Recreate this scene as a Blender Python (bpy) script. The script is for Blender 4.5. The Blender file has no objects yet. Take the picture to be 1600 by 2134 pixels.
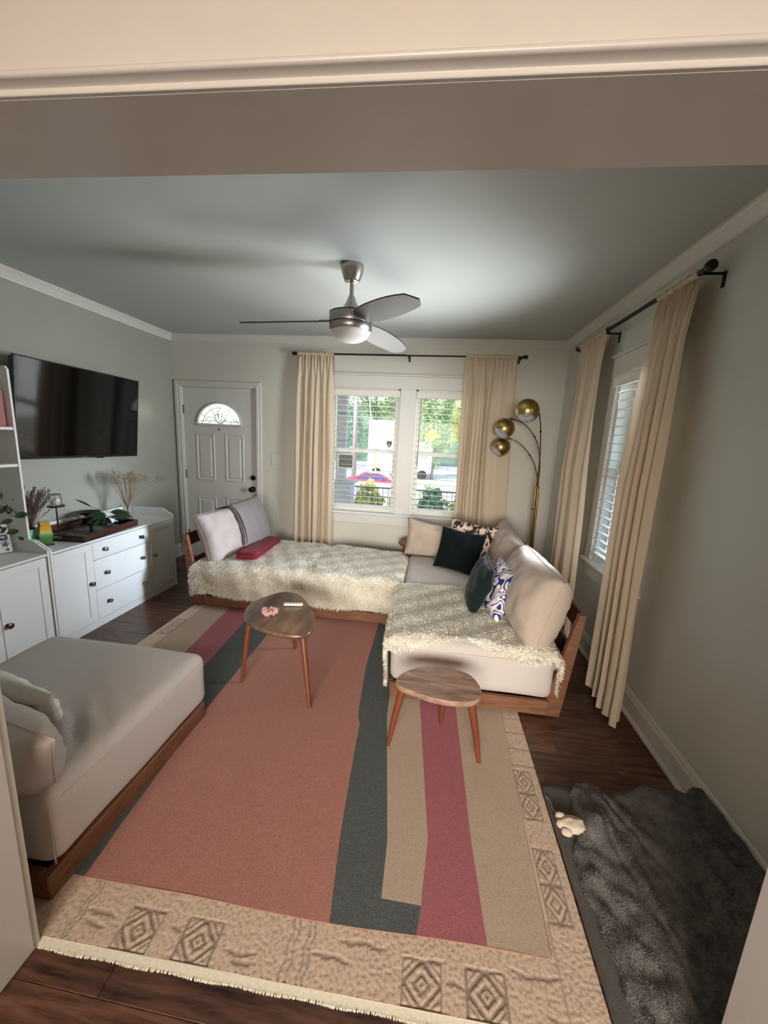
import bpy, bmesh, math, random
import numpy as np
from mathutils import Vector, Matrix, noise
sc = bpy.context.scene
C = sc.collection
PI = math.pi
random.seed(7)

# ------------------------------------------------------------------ camera
def look(yaw, pitch, roll):
    f = Vector((math.sin(yaw)*math.cos(pitch), math.cos(yaw)*math.cos(pitch), -math.sin(pitch)))
    r = Vector((math.cos(yaw), -math.sin(yaw), 0)); u = r.cross(f)
    c, s = math.cos(roll), math.sin(roll)
    return f, c*r + s*u, -s*r + c*u
cam = bpy.data.cameras.new('camera'); camo = bpy.data.objects.new('camera', cam); C.objects.link(camo)
F_, R_, U_ = look(-0.1205, 0.1908, 0.0498)
camo.matrix_world = Matrix(((R_.x, U_.x, -F_.x, 0), (R_.y, U_.y, -F_.y, 0), (R_.z, U_.z, -F_.z, 1.568), (0, 0, 0, 1)))
cam.sensor_fit = 'HORIZONTAL'; cam.sensor_width = 36; cam.lens = 804.43/1600*36; cam.clip_start = .02; cam.clip_end = 300
sc.camera = camo

# ------------------------------------------------------------------ world, sun, lights, exposure
w = bpy.data.worlds.new('world'); sc.world = w; w.use_nodes = True
nt = w.node_tree; bg = nt.nodes['Background']
sky = nt.nodes.new('ShaderNodeTexSky'); sky.sky_type = 'NISHITA'; sky.sun_disc = False
sky.sun_elevation = math.radians(48); sky.sun_rotation = math.radians(200)
nt.links.new(sky.outputs[0], bg.inputs[0]); bg.inputs[1].default_value = .42

def lamp(name, kind, loc, energy, col, direction=None, **kw):
    l = bpy.data.lights.new(name, kind); o = bpy.data.objects.new(name, l); C.objects.link(o)
    o.location = loc; l.energy = energy; l.color = col
    if direction: o.rotation_euler = Vector(direction).to_track_quat('-Z', 'Y').to_euler()
    for k, v in kw.items(): setattr(l, k, v)
    return o
lamp('sun', 'SUN', (0, -5, 20), 5.0, (1, .95, .86), (.35, .62, -.75), angle=.01)
# added area lamps standing in for daylight at the windows and door: bounced up off the sunlit ground, and level from the sunlit drive
lamp('daylight_fill_front', 'AREA', (-.42, 4.24, 1.36), 3.4, (1, .98, .93), (0, -.707, .707), shape='RECTANGLE', size=1.25, size_y=1.1, spread=math.radians(66))
lamp('daylight_fill_side', 'AREA', (1.20, 2.78, 1.45), 12.5, (.87, .93, 1.0), (-1, .05, .10), shape='RECTANGLE', size=.5, size_y=1.1, spread=math.radians(104))
lamp('daylight_drive', 'AREA', (4.4, 2.42, 1.75), 8, (.66, .80, 1.0), (-1, .03, -.22), shape='RECTANGLE', size=.9, size_y=1.0, spread=math.radians(28))
lamp('daylight_door', 'AREA', (-2.52, 4.62, 1.85), 1.1, (.95, 1.0, .80), (-.25, -1, -.12), shape='RECTANGLE', size=.5, size_y=.3)
# warm ceiling lamp of the room behind the camera, and an added neutral fill lamp there
lamp('warm_ceiling_lamp', 'POINT', (0, -1.30, 2.3), 17, (1, .62, .36), shadow_soft_size=.11)
lamp('rear_fill', 'AREA', (.1, -2.6, 1.45), 18, (1, .96, .91), (0, 1, -.22), shape='RECTANGLE', size=2.4, size_y=1.2, spread=math.radians(62))

sc.view_settings.view_transform = 'Standard'; sc.view_settings.look = 'None'
sc.view_settings.gamma = 1; sc.view_settings.use_curve_mapping = False
sc.view_settings.exposure = 1.3
sc.cycles.max_bounces = 8; sc.cycles.diffuse_bounces = 5; sc.cycles.transparent_max_bounces = 16
sc.cycles.sample_clamp_indirect = 6

# ------------------------------------------------------------------ helpers
def lin(c):
    return tuple((x/12.92 if x <= .04045 else ((x+.055)/1.055)**2.4) for x in [v/255 for v in c])
MATS = {}
def mat(name, col, rough=.6, metal=0, var=0, vscale=20, bump=0, bscale=200, stretch=None, col2=None, rand=0, trans=0, sheen=0, spec=.5, coat=0, attr=None, emit=None, alpha=None):
    """principled material: col varies to col2 (or a darker col) by noise; bump from noise"""
    m = bpy.data.materials.new(name); m.use_nodes = True; MATS[name] = m
    t = m.node_tree; N = t.nodes; L = t.links; b = N['Principled BSDF']
    c = lin(col); b.inputs['Roughness'].default_value = rough; b.inputs['Metallic'].default_value = metal
    b.inputs['Specular IOR Level'].default_value = spec; b.inputs['Coat Weight'].default_value = coat
    if coat: b.inputs['Coat Roughness'].default_value = .15
    if sheen: b.inputs['Sheen Weight'].default_value = sheen; b.inputs['Sheen Roughness'].default_value = .5
    b.inputs['Base Color'].default_value = (*c, 1)
    tc = N.new('ShaderNodeTexCoord'); mp = N.new('ShaderNodeMapping'); L.new(tc.outputs['Object'], mp.inputs[0])
    if stretch: mp.inputs['Scale'].default_value = stretch
    if rand:
        oi = N.new('ShaderNodeObjectInfo'); cx = N.new('ShaderNodeVectorMath'); cx.operation = 'SCALE'
        cx.inputs[0].default_value = (7.3, 5.1, 3.7); L.new(oi.outputs['Random'], cx.inputs['Scale']); L.new(cx.outputs[0], mp.inputs['Location'])
    last = None
    if var:
        n = N.new('ShaderNodeTexNoise'); n.inputs['Scale'].default_value = vscale; n.inputs['Detail'].default_value = 5; n.inputs['Roughness'].default_value = .65
        L.new(mp.outputs[0], n.inputs['Vector'])
        r = N.new('ShaderNodeMapRange'); r.inputs[1].default_value = .5-.5*min(1, .35/var) if var < 1 else .32; r.inputs[2].default_value = 1-r.inputs[1].default_value
        r.inputs[1].default_value = .3; r.inputs[2].default_value = .7
        L.new(n.outputs['Fac'], r.inputs[0])
        mx = N.new('ShaderNodeMix'); mx.data_type = 'RGBA'
        d = lin(col2) if col2 else tuple(x*(1-var) for x in c)
        mx.inputs[6].default_value = (*c, 1); mx.inputs[7].default_value = (*d, 1)
        L.new(r.outputs[0], mx.inputs[0]); last = mx.outputs[2]
    if rand and last is not None:
        hs = N.new('ShaderNodeHueSaturation'); mr = N.new('ShaderNodeMapRange')
        mr.inputs[3].default_value = 1-rand; mr.inputs[4].default_value = 1+rand; L.new(oi.outputs['Random'], mr.inputs[0]); L.new(mr.outputs[0], hs.inputs['Value'])
        L.new(last, hs.inputs['Color']); last = hs.outputs[0]
    if attr:
        a = N.new('ShaderNodeAttribute'); a.attribute_name = attr
        mx = N.new('ShaderNodeMix'); mx.data_type = 'RGBA'; mx.blend_type = 'MULTIPLY'; mx.inputs[0].default_value = 1
        if last is not None: L.new(last, mx.inputs[6])
        else: mx.inputs[6].default_value = (*c, 1)
        L.new(a.outputs['Color'], mx.inputs[7]); last = mx.outputs[2]
    if last is not None: L.new(last, b.inputs['Base Color'])
    if bump:
        n2 = N.new('ShaderNodeTexNoise'); n2.inputs['Scale'].default_value = bscale; n2.inputs['Detail'].default_value = 3
        L.new(mp.outputs[0], n2.inputs['Vector']); bp = N.new('ShaderNodeBump'); bp.inputs['Strength'].default_value = bump; bp.inputs['Distance'].default_value = .004
        L.new(n2.outputs['Fac'], bp.inputs['Height']); L.new(bp.outputs[0], b.inputs['Normal'])
    out = N['Material Output']
    if trans:
        tr = N.new('ShaderNodeBsdfTranslucent'); ms = N.new('ShaderNodeMixShader'); ms.inputs[0].default_value = trans
        if last is not None: L.new(last, tr.inputs[0])
        else: tr.inputs[0].default_value = (*c, 1)
        L.new(b.outputs[0], ms.inputs[1]); L.new(tr.outputs[0], ms.inputs[2]); L.new(ms.outputs[0], out.inputs[0])
    if emit: b.inputs['Emission Color'].default_value = (*c, 1); b.inputs['Emission Strength'].default_value = emit
    return m
def glass(name, tint=(255, 255, 255), refl=.08, rough=.0, top=.55):
    m = bpy.data.materials.new(name); m.use_nodes = True; t = m.node_tree; N = t.nodes; L = t.links
    N.remove(N['Principled BSDF']); tr = N.new('ShaderNodeBsdfTransparent'); tr.inputs[0].default_value = (*lin(tint), 1)
    g = N.new('ShaderNodeBsdfGlossy'); g.inputs['Roughness'].default_value = rough
    lw = N.new('ShaderNodeLayerWeight'); lw.inputs[0].default_value = .25
    mr = N.new('ShaderNodeMapRange'); mr.inputs[3].default_value = refl; mr.inputs[4].default_value = min(1, refl+top)
    L.new(lw.outputs['Fresnel'], mr.inputs[0]); ms = N.new('ShaderNodeMixShader'); L.new(mr.outputs[0], ms.inputs[0])
    L.new(tr.outputs[0], ms.inputs[1]); L.new(g.outputs[0], ms.inputs[2]); L.new(ms.outputs[0], N['Material Output'].inputs[0])
    return m

class MB:
    def __init__(s): s.v = []; s.f = []; s.mi = []; s.T = None; s.m = 0
    def add(s, vs, fs):
        o = len(s.v)
        for v in vs:
            v = Vector(v)
            if s.T is not None: v = s.T @ v
            s.v.append(v[:])
        for f in fs: s.f.append([i+o for i in f]); s.mi.append(s.m)
        return s
    def box(s, x0, x1, y0, y1, z0, z1, b=0):
        if b <= 0:
            return s.add([(x, y, z) for z in (z0, z1) for y in (y0, y1) for x in (x0, x1)],
                         [(0, 2, 3, 1), (4, 5, 7, 6), (0, 1, 5, 4), (2, 6, 7, 3), (0, 4, 6, 2), (1, 3, 7, 5)])
        b = min(b, (x1-x0)*.49, (y1-y0)*.49, (z1-z0)*.49)
        vs = []; idx = {}
        for k, z in enumerate((z0, z1)):
            for j, y in enumerate((y0, y1)):
                for i, x in enumerate((x0, x1)):
                    sx, sy, sz = (1, -1)[i]*b, (1, -1)[j]*b, (1, -1)[k]*b
                    for a, p in enumerate(((x, y+sy, z+sz), (x+sx, y, z+sz), (x+sx, y+sy, z))):
                        idx[i, j, k, a] = len(vs); vs.append(p)
        I = idx; fs = []
        for i in (0, 1): fs.append([I[i, 0, 0, 0], I[i, 1, 0, 0], I[i, 1, 1, 0], I[i, 0, 1, 0]])
        for j in (0, 1): fs.append([I[0, j, 0, 1], I[1, j, 0, 1], I[1, j, 1, 1], I[0, j, 1, 1]])
        for k in (0, 1): fs.append([I[0, 0, k, 2], I[1, 0, k, 2], I[1, 1, k, 2], I[0, 1, k, 2]])
        for i in (0, 1):
            for j in (0, 1): fs.append([I[i, j, 0, 0], I[i, j, 0, 1], I[i, j, 1, 1], I[i, j, 1, 0]])
        for i in (0, 1):
            for k in (0, 1): fs.append([I[i, 0, k, 0], I[i, 0, k, 2], I[i, 1, k, 2], I[i, 1, k, 0]])
        for j in (0, 1):
            for k in (0, 1): fs.append([I[0, j, k, 1], I[0, j, k, 2], I[1, j, k, 2], I[1, j, k, 1]])
        for i in (0, 1):
            for j in (0, 1):
                for k in (0, 1): fs.append([I[i, j, k, 0], I[i, j, k, 1], I[i, j, k, 2]])
        return s.add(vs, fs)
    def tube(s, pts, r, n=8, caps=True, closed=False):
        pts = [Vector(p) for p in pts]; m = len(pts)
        if not hasattr(r, '__len__'): r = [r]*m
        vs = []; up = None
        for i, p in enumerate(pts):
            if closed: d = (pts[(i+1) % m]-pts[i-1])
            else: d = (pts[min(i+1, m-1)]-pts[max(i-1, 0)])
            d.normalize()
            if up is None: up = d.orthogonal().normalized()
            up = (up-d*up.dot(d)).normalized(); q = d.cross(up)
            for k in range(n):
                a = 2*PI*k/n; vs.append(p+(up*math.cos(a)+q*math.sin(a))*r[i])
        fs = []
        for i in range(m if closed else m-1):
            j = (i+1) % m
            for k in range(n): fs.append([i*n+k, i*n+(k+1) % n, j*n+(k+1) % n, j*n+k])
        if caps and not closed: fs.append(list(range(n))[::-1]); fs.append([(m-1)*n+k for k in range(n)])
        return s.add(vs, fs)
    def lathe(s, prof, c=(0, 0, 0), n=32, M=None, caps=True):
        vs = []; fs = []; c = Vector(c); m = len(prof)
        for (r, z) in prof:
            for k in range(n):
                a = 2*PI*k/n; p = Vector((r*math.cos(a), r*math.sin(a), z))
                if M is not None: p = M @ p
                vs.append(p+c)
        for i in range(m-1):
            for k in range(n): fs.append([i*n+k, i*n+(k+1) % n, (i+1)*n+(k+1) % n, (i+1)*n+k])
        if caps and prof[0][0] > 1e-6: fs.append(list(range(n))[::-1])
        if caps and prof[-1][0] > 1e-6: fs.append([(m-1)*n+k for k in range(n)])
        return s.add(vs, fs)
    def prism(s, poly, z0, z1, f=None):
        """poly 2D ring extruded; f maps (a,b,h)->xyz"""
        f = f or (lambda a, b, h: (a, b, h)); n = len(poly)
        return s.add([f(a, b, z0) for a, b in poly]+[f(a, b, z1) for a, b in poly],
                     [list(range(n))[::-1], list(range(n, 2*n))]+[[i, (i+1) % n, n+(i+1) % n, n+i] for i in range(n)])
    def grid(s, P, nu, nv, wrapu=False):
        vs = [P(i, j) for j in range(nv) for i in range(nu)]
        fs = [[j*nu+i, j*nu+(i+1) % nu, (j+1)*nu+(i+1) % nu, (j+1)*nu+i] for j in range(nv-1) for i in range(nu if wrapu else nu-1)]
        return s.add(vs, fs)

def obj(name, mb, mats, parent=None, smooth=False, merge=0, norm=True, attr=None):
    me = bpy.data.meshes.new(name)
    me.from_pydata([tuple(v) for v in mb.v], [], mb.f)
    mats = mats if isinstance(mats, (list, tuple)) else [mats]
    for m in mats: me.materials.append(m)
    if len(mats) > 1: me.polygons.foreach_set('material_index', mb.mi)
    if attr is not None:
        a = me.color_attributes.new('pat', 'FLOAT_COLOR', 'POINT')
        arr = np.ones((len(mb.v), 4), dtype=np.float32); arr[:, :3] = np.array(attr, dtype=np.float32).reshape(len(mb.v), -1)
        a.data.foreach_set('color', arr.ravel())
    if norm or merge:
        bm = bmesh.new(); bm.from_mesh(me)
        if merge: bmesh.ops.remove_doubles(bm, verts=bm.verts, dist=merge)
        if norm: bmesh.ops.recalc_face_normals(bm, faces=bm.faces)
        bm.to_mesh(me); bm.free()
    if smooth:
        me.polygons.foreach_set('use_smooth', [True]*len(me.polygons))
        if smooth != 'all': me.set_sharp_from_angle(angle=math.radians(smooth if isinstance(smooth, (int, float)) and smooth > 1 else 40))
    o = bpy.data.objects.new(name, me); C.objects.link(o)
    if parent is not None:
        Wp = WM[parent.name]; me.transform(Wp.inverted()); o.parent = parent; WM[o.name] = Wp
    else:
        WM[o.name] = Matrix.Identity(4)
    return o
WM = {}
def thing(name, label, cat, loc=(0, 0, 0), rz=0, group=None, kind=None):
    o = bpy.data.objects.new(name, None); C.objects.link(o); o.empty_display_size = .05
    o.location = loc; o.rotation_euler = (0, 0, rz)
    WM[o.name] = Matrix.Translation(loc) @ Matrix.Rotation(rz, 4, 'Z')
    if kind == 'structure': o['kind'] = kind
    if label: o['label'] = label
    if cat: o['category'] = cat
    if group: o['group'] = group
    return o
def tag(o, label, cat, group=None):
    o['label'] = label; o['category'] = cat
    if group: o['group'] = group
    return o
def struct(name, mb, m, label=None, cat=None, **kw):
    o = obj(name, mb, m, None, **kw); o['kind'] = 'structure'
    if label: o['label'] = label
    if cat: o['category'] = cat
    return o
def at(c, x, u):
    """frame at c: local X along x, local Y up along u, Z = thickness"""
    x = Vector(x).normalized(); u = Vector(u); u = (u-x*u.dot(x)).normalized(); z = x.cross(u)
    return Matrix(((x.x, u.x, z.x, c[0]), (x.y, u.y, z.y, c[1]), (x.z, u.z, z.z, c[2]), (0, 0, 0, 1)))
def fn(v, s=1.0, seed=0): return noise.noise(Vector((v[0]*s+seed*13.7, v[1]*s-seed*7.1, v[2]*s+seed*3.3)))
def smoothpoly(p, it=3):
    for _ in range(it):
        q = []
        for i in range(len(p)):
            a, b = p[i], p[(i+1) % len(p)]
            q += [(a[0]*.75+b[0]*.25, a[1]*.75+b[1]*.25), (a[0]*.25+b[0]*.75, a[1]*.25+b[1]*.75)]
        p = q
    return p
def curve(pts, n=24):
    """Catmull-Rom through pts"""
    P = [Vector(p) for p in pts]; P = [P[0]*2-P[1]]+P+[P[-1]*2-P[-2]]; out = []
    for i in range(1, len(P)-2):
        for k in range(n):
            t = k/n; a, b, c, d = P[i-1], P[i], P[i+1], P[i+2]
            out.append(.5*((2*b)+(c-a)*t+(2*a-5*b+4*c-d)*t*t+(3*b-a-3*c+d)*t**3))
    out.append(P[-2]); return out

# ------------------------------------------------------------------ materials
WHITE = mat('white_paint', (226, 226, 220), .45, var=.05, vscale=3)
TRIMM = mat('trim_paint', (214, 210, 200), .42, var=.05, vscale=4, bump=.05, bscale=60)
CEIL = mat('ceiling_paint', (180, 185, 181), .8, var=.04, vscale=2, bump=.06, bscale=180)
WBACK = mat('cream_wall_paint', (212, 207, 193), .7, var=.04, vscale=2, bump=.08, bscale=120)
WSIDE = mat('grey_green_wall_paint', (158, 157, 144), .30, var=.05, vscale=2, bump=.08, bscale=120)
WRIGHT = mat('greige_wall_paint', (208, 208, 198), .6, var=.05, vscale=2, bump=.08, bscale=120)
HEAD = mat('glossy_opening_paint', (208, 202, 194), .30, var=.05, vscale=5, bump=.12, bscale=40)
BASEF = mat('subfloor_brown', (30, 18, 12), .8)
PLANK = mat('walnut_plank', (112, 76, 58), .36, var=.5, vscale=5, stretch=(1.0, 9, 9), col2=(36, 20, 14), rand=.28, bump=.08, bscale=30)
OAK = mat('stained_frame_wood', (134, 92, 64), .5, var=.4, vscale=5, stretch=(1.5, 1.5, 12), col2=(100, 62, 42), bump=.06, bscale=40)
OAKD = mat('dark_back_board_wood', (92, 48, 30), .4, var=.3, vscale=6, stretch=(1, 1, 12))
LINEN = mat('beige_linen', (200, 189, 180), .85, var=.16, vscale=260, bump=.35, bscale=500, sheen=.15)
LINEN2 = mat('beige_cushion_linen', (186, 167, 150), .85, var=.14, vscale=240, bump=.35, bscale=420, sheen=.15)
PINKLIN = mat('pale_mauve_linen', (176, 162, 154), .85, var=.12, vscale=240, bump=.3, bscale=420, sheen=.15)
THROWM = mat('heather_grey_knit', (150, 140, 138), .9, var=.35, vscale=160, bump=.6, bscale=240, sheen=.2)
REDM = mat('crimson_fleece', (118, 8, 32), .95, var=.2, vscale=80, bump=.3, bscale=300, sheen=.05)
SHAG = mat('cream_shag', (245, 239, 224), .8, var=.12, vscale=60, trans=.15)
SHAGB = mat('cream_shag_backing', (222, 212, 190), .95, var=.2, vscale=80, bump=.8, bscale=150)
CURT = mat('cream_curtain_cloth', (216, 198, 172), .85, var=.1, vscale=300, stretch=(1, 1, .6), bump=.3, bscale=600, trans=.14)
BLACK = mat('matte_black_metal', (22, 20, 20), .5, metal=.3)
BLIND = mat('white_blind_slat', (216, 214, 206), .5)
BLINDV = mat('white_blind_rail', (224, 220, 208), .5)
GLASS = glass('window_glass', refl=.0, top=.25)
NICKEL = mat('brushed_nickel', (178, 172, 164), .32, metal=1, bump=.05, bscale=100, stretch=(1, 1, 10))
BLADE = mat('satin_grey_blade', (56, 56, 60), .45, metal=.1, spec=.4)
BLADEE = mat('dark_blade_edge', (48, 34, 28), .5)
OPAL = mat('opal_glass', (196, 191, 187), .6)
BRASS = mat('brushed_brass', (176, 150, 96), .3, metal=1)
BRONZE = mat('dark_bronze_tube', (96, 72, 40), .35, metal=.9)
TABW = mat('walnut_tabletop', (140, 108, 82), .3, var=.6, vscale=2.3, stretch=(4.2, .9, 4), col2=(54, 37, 32), coat=.3)
TABW2 = mat('light_walnut_tabletop', (196, 160, 138), .35, var=.5, vscale=4, stretch=(1.2, 7, 5), col2=(104, 74, 58), coat=.2)
LEGW = mat('reddish_leg_wood', (120, 64, 38), .4, var=.25, vscale=8, stretch=(6, 6, 1))
TVB = mat('tv_bezel', (16, 16, 17), .35)
TVS = mat('tv_screen', (2, 2, 3), .07, spec=.42)

# ================================================================== STRUCTURE
XL, XR, D, H = -3.06, 1.277, 4.32, 2.593
OX0, OX1, PY0, PY1, HZ = -1.068, .806, .605, .785, 2.03      # opening of the partition
# floor: subfloor with planks running across the room
m = MB(); m.box(-3.3, 2.6, -3.4, 4.5, -.2, -.012)
floor = struct('floor', m, BASEF)
pm = {}
def plank_mesh(L):
    key = round(L, 2)
    if key not in pm:
        b = MB(); b.box(0, L-.0012, 0, .1258, -.012, 0, .0012); o = obj('plank', b, PLANK, floor); pm[key] = o.data; return o
    o = bpy.data.objects.new('plank', pm[key]); C.objects.link(o); o.parent = floor; WM[o.name] = WM[floor.name]; return o
y = .062; r = 0
while y < 4.3:
    x = -3.06-random.choice([0, .3, .6, .9]); x = XL-[.1, .7, .35, .95, .5, .2, .8][r % 7]
    if y > 1.8 and y < 1.95: x = .752-1.22*4
    while x < XR:
        L = 1.22; x0 = max(x, XL); x1 = min(x+L, XR)
        if x1-x0 > .04 and not (x1 < .5 and x0 > -1.0 and 1.2 < y < 2.7):
            o = plank_mesh(x1-x0); o.location = (x0, y, 0)
        x += L
    y += .127; r += 1
b = MB(); b.box(-2.6, 2.6, -3.2, .062, -.012, 0); o = obj('rear_boards', b, PLANK, floor)

def wall_with_holes(name, axis, c0, c1, a0, a1, z1, holes, m, zb=0):
    """slab between c0..c1 on its normal axis, spanning a0..a1 and 0..z1, with rectangular holes (a,b,zlo,zhi)"""
    mb = MB()
    def bx(a, b, zl, zh):
        if b-a < 1e-4 or zh-zl < 1e-4: return
        if axis == 'y': mb.box(a, b, c0, c1, zl, zh)
        else: mb.box(c0, c1, a, b, zl, zh)
    cur = a0
    for (a, b, zl, zh) in sorted(holes):
        bx(cur, a, zb, z1); bx(a, b, zb, zl); bx(a, b, zh, z1); cur = b
    bx(cur, a1, zb, z1)
    return struct(name, mb, m)
DX0, DX1 = -2.972, -2.050
WX0, WX1, WZ0, WZ1 = -1.20, .56, .715, 2.085
RY0, RY1 = 2.465, 3.08
wall_with_holes('wall_back', 'y', D, D+.15, XL-.15, XR+.15, H+.05, [(DX0, DX1, 0, 2.045), (WX0, WX1, WZ0-.03, WZ1)], WBACK)
wall_with_holes('wall_right', 'x', XR, XR+.15, PY1-.02, D, H+.05, [(RY0, RY1, WZ0-.03, WZ1)], WRIGHT)
wall_with_holes('wall_left', 'x', XL-.15, XL, PY1-.02, D, H+.05, [], WSIDE)
wall_with_holes('wall_front', 'y', PY0+.012, PY1-.008, -3.3, 2.6, H+.05, [(OX0-.02, OX1+.02, 0, HZ+.02)], WBACK)
m = MB(); m.box(XL-.2, 2.7, -3.5, D+.3, H, H+.12); struct('ceiling', m, CEIL)
m = MB(); m.box(-2.75, -2.6, -3.3, PY0+.02, 0, H); m.box(2.6, 2.75, -3.3, PY0+.02, 0, H); m.box(-2.75, 2.75, -3.45, -3.3, 0, H); struct('wall_rear', m, WBACK)

RO = Matrix.Rotation(math.atan(.020), 4, 'Z')
def ro(m): m.v = [tuple(RO @ Vector(v)) for v in m.v]; return m
# cased opening: lining boards with eased edges and a beaded casing on the near side
m = MB(); m.box(OX0-.02, OX1+.02, PY0, PY1, HZ, HZ+.03, .005)
struct('trim_1', ro(m), HEAD)
m = MB(); m.box(OX0-.03, OX0, PY0, PY1, 0, HZ, .008); struct('trim_2', ro(m), HEAD)
m = MB(); m.box(OX1, OX1+.03, PY0, PY1, 0, HZ, .008); struct('trim_3', ro(m), HEAD)
# head casing profile (y,z), swept along x : bead, hollow, flat fascia
def arc(cy, cz, r, a0, a1, n=8): return [(cy+r*math.cos(math.radians(a0+(a1-a0)*i/n)), cz+r*math.sin(math.radians(a0+(a1-a0)*i/n))) for i in range(n+1)]
prof = [(PY0+.02, HZ+.0005), (PY0-.001, HZ+.0005), (PY0-.002, HZ+.0015), (PY0-.002, HZ+.0055), (PY0+.004, HZ+.0065), (PY0+.002, HZ+.009), (PY0-.004, HZ+.0115), (PY0-.012, HZ+.0125)] + \
       arc(PY0-.0125, HZ+.0175, .005, 270, 90, 8) + [(PY0-.0110, HZ+.0235), (PY0-.0110, HZ+.15), (PY0+.02, HZ+.15)]
m = MB(); m.prism(prof, -1.25, 1.0, lambda a, b, h: (h, a, b)); struct('trim_4', ro(m), HEAD, smooth=30)
for nm, x, sgn in (('trim_5', OX0, -1), ('trim_6', OX1, 1)):
    m = MB(); m.box(min(x+sgn*.03, x+sgn*.14), max(x+sgn*.03, x+sgn*.14), PY0-.012, PY0+.013, 0, HZ+.15, .004); struct(nm, ro(m), HEAD)

# crown moulding
def crown(name, f, a0, a1):
    s = .068
    p = [(0, 0), (0, -s), (.008, -s), (.010, -s+.010), (.018, -s+.018), (.040, -.026), (.050, -.018), (.058, -.010), (.066, -.008), (.066, 0)]
    m = MB(); m.prism(p, a0, a1, f); struct(name, m, TRIMM)
crown('trim_7', lambda a, b, h: (XL+a, h, H+b), PY1, D)
crown('trim_8', lambda a, b, h: (XR-a, h, H+b), PY1, D)
crown('trim_9', lambda a, b, h: (h, D-a, H+b), XL, XR)
def base(name, f, segs):
    p = [(0, 0), (.030, 0), (.030, .010), (.024, .020), (.016, .024), (.016, .112), (.011, .120), (.012, .128), (.007, .140), (0, .148)]
    m = MB()
    for a0, a1 in segs: m.prism(p, a0, a1, f)
    struct(name, m, TRIMM)
base('baseboard_left', lambda a, b, h: (XL+a, h, b), [(PY1, D)])
base('baseboard_right', lambda a, b, h: (XR-a, h, b), [(PY1, D)])
base('baseboard_back', lambda a, b, h: (h, D-a, b), [(DX1+.07, XR)])

# ------------------------------------------------------------------ front door
door = thing('door_1', 'white panelled front door with arched leaded light and black hardware', 'door', ((DX0+DX1)/2, D, 0), kind='structure')
DOORM = mat('door_paint', (216, 213, 206), .5, var=.05, vscale=4, bump=.04, bscale=80)
cxd = (DX0+DX1)/2; RW, RZ = .268, 1.615
dx0, dx1 = DX0+.012, DX1-.012
m = MB()
ya, yb = D+.018, D+.062
# slab with a semicircular hole: front and back faces by rings
hole = [(cxd+RW*math.cos(a), RZ+.245*math.sin(a)) for a in [PI*i/24 for i in range(25)]]
m.box(dx0, dx1, ya, yb, .008, RZ); m.box(dx0, cxd-RW, ya, yb, RZ, 2.03); m.box(cxd+RW, dx1, ya, yb, RZ, 2.03)
for i in range(24):
    a, b2 = hole[i], hole[i+1]
    m.add([(a[0], ya, a[1]), (b2[0], ya, b2[1]), (b2[0], ya, 2.03), (a[0], ya, 2.03), (a[0], yb, a[1]), (b2[0], yb, b2[1]), (b2[0], yb, 2.03), (a[0], yb, 2.03)],
          [(0, 1, 2, 3), (4, 7, 6, 5), (0, 4, 5, 1), (2, 6, 7, 3)])
obj('door_slab', m, DOORM, door, norm=False)
for (x0, x1, z0, z1) in ((-2.812, -2.578, .955, 1.51), (-2.447, -2.212, .955, 1.51), (-2.812, -2.578, .20, .76), (-2.447, -2.212, .20, .76)):
    m = MB()
    rings = [(0, 0), (.006, -.007), (.016, -.007), (.024, .004), (.034, .004), (.052, -.006)]
    vs = []
    for d_, o_ in rings: vs += [(x0+d_, ya+o_, z0+d_), (x1-d_, ya+o_, z0+d_), (x1-d_, ya+o_, z1-d_), (x0+d_, ya+o_, z1-d_)]
    fs = []
    for k in range(len(rings)-1):
        for q in range(4): fs.append([k*4+q, k*4+(q+1) % 4, k*4+4+(q+1) % 4, k*4+4+q])
    fs.append([20, 21, 22, 23]); m.add(vs, fs); obj('raised_panel', m, DOORM, door)
# arched light: frame, pane, leaded cames
m = MB()
fr = [(cxd+(RW+.004)*math.cos(a), ya-.006, RZ+(.249)*math.sin(a)) for a in [PI*i/32 for i in range(33)]]
m.tube(fr, .012, 8); m.tube([(cxd-RW-.012, ya-.006, RZ), (cxd+RW+.012, ya-.006, RZ)], .014, 8)
lf = obj('arched_light_frame', m, DOORM, door, smooth=50)
FROST = bpy.data.materials.new('textured_door_glass'); FROST.use_nodes = True
t = FROST.node_tree; N = t.nodes; N.remove(N['Principled BSDF'])
rf = N.new('ShaderNodeBsdfRefraction'); rf.inputs['Roughness'].default_value = .18; rf.inputs['IOR'].default_value = 1.15
tl = N.new('ShaderNodeBsdfTranslucent'); tl.inputs[0].default_value = (.95, .98, .9, 1)
gl = N.new('ShaderNodeMixShader'); gl.inputs[0].default_value = .45
t.links.new(rf.outputs[0], gl.inputs[1]); t.links.new(tl.outputs[0], gl.inputs[2]); t.links.new(gl.outputs[0], N['Material Output'].inputs[0])
m = MB(); m.add([(cxd, D+.04, RZ)]+[(cxd+RW*math.cos(a), D+.04, RZ+.245*math.sin(a)) for a in [PI*i/32 for i in range(33)]], [[0, i+1, i+2] for i in range(32)])
obj('glass_pane', m, FROST, lf)
m = MB(); yk = D+.034; rr = .0034
def P2(u, v): return (cxd+u*RW, yk, RZ+v*.245)
def A2(r, a0, a1, cx=0, cz=0, n=14, ey=1): return [P2(cx+r*math.cos(math.radians(a0+(a1-a0)*i/n)), cz+ey*r*math.sin(math.radians(a0+(a1-a0)*i/n))) for i in range(n+1)]
m.tube(A2(.80, 8, 172, n=26), rr, 5); m.tube([P2(-.96, .17), P2(-.18, .17)], rr, 5); m.tube([P2(.18, .17), P2(.96, .17)], rr, 5)
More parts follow.
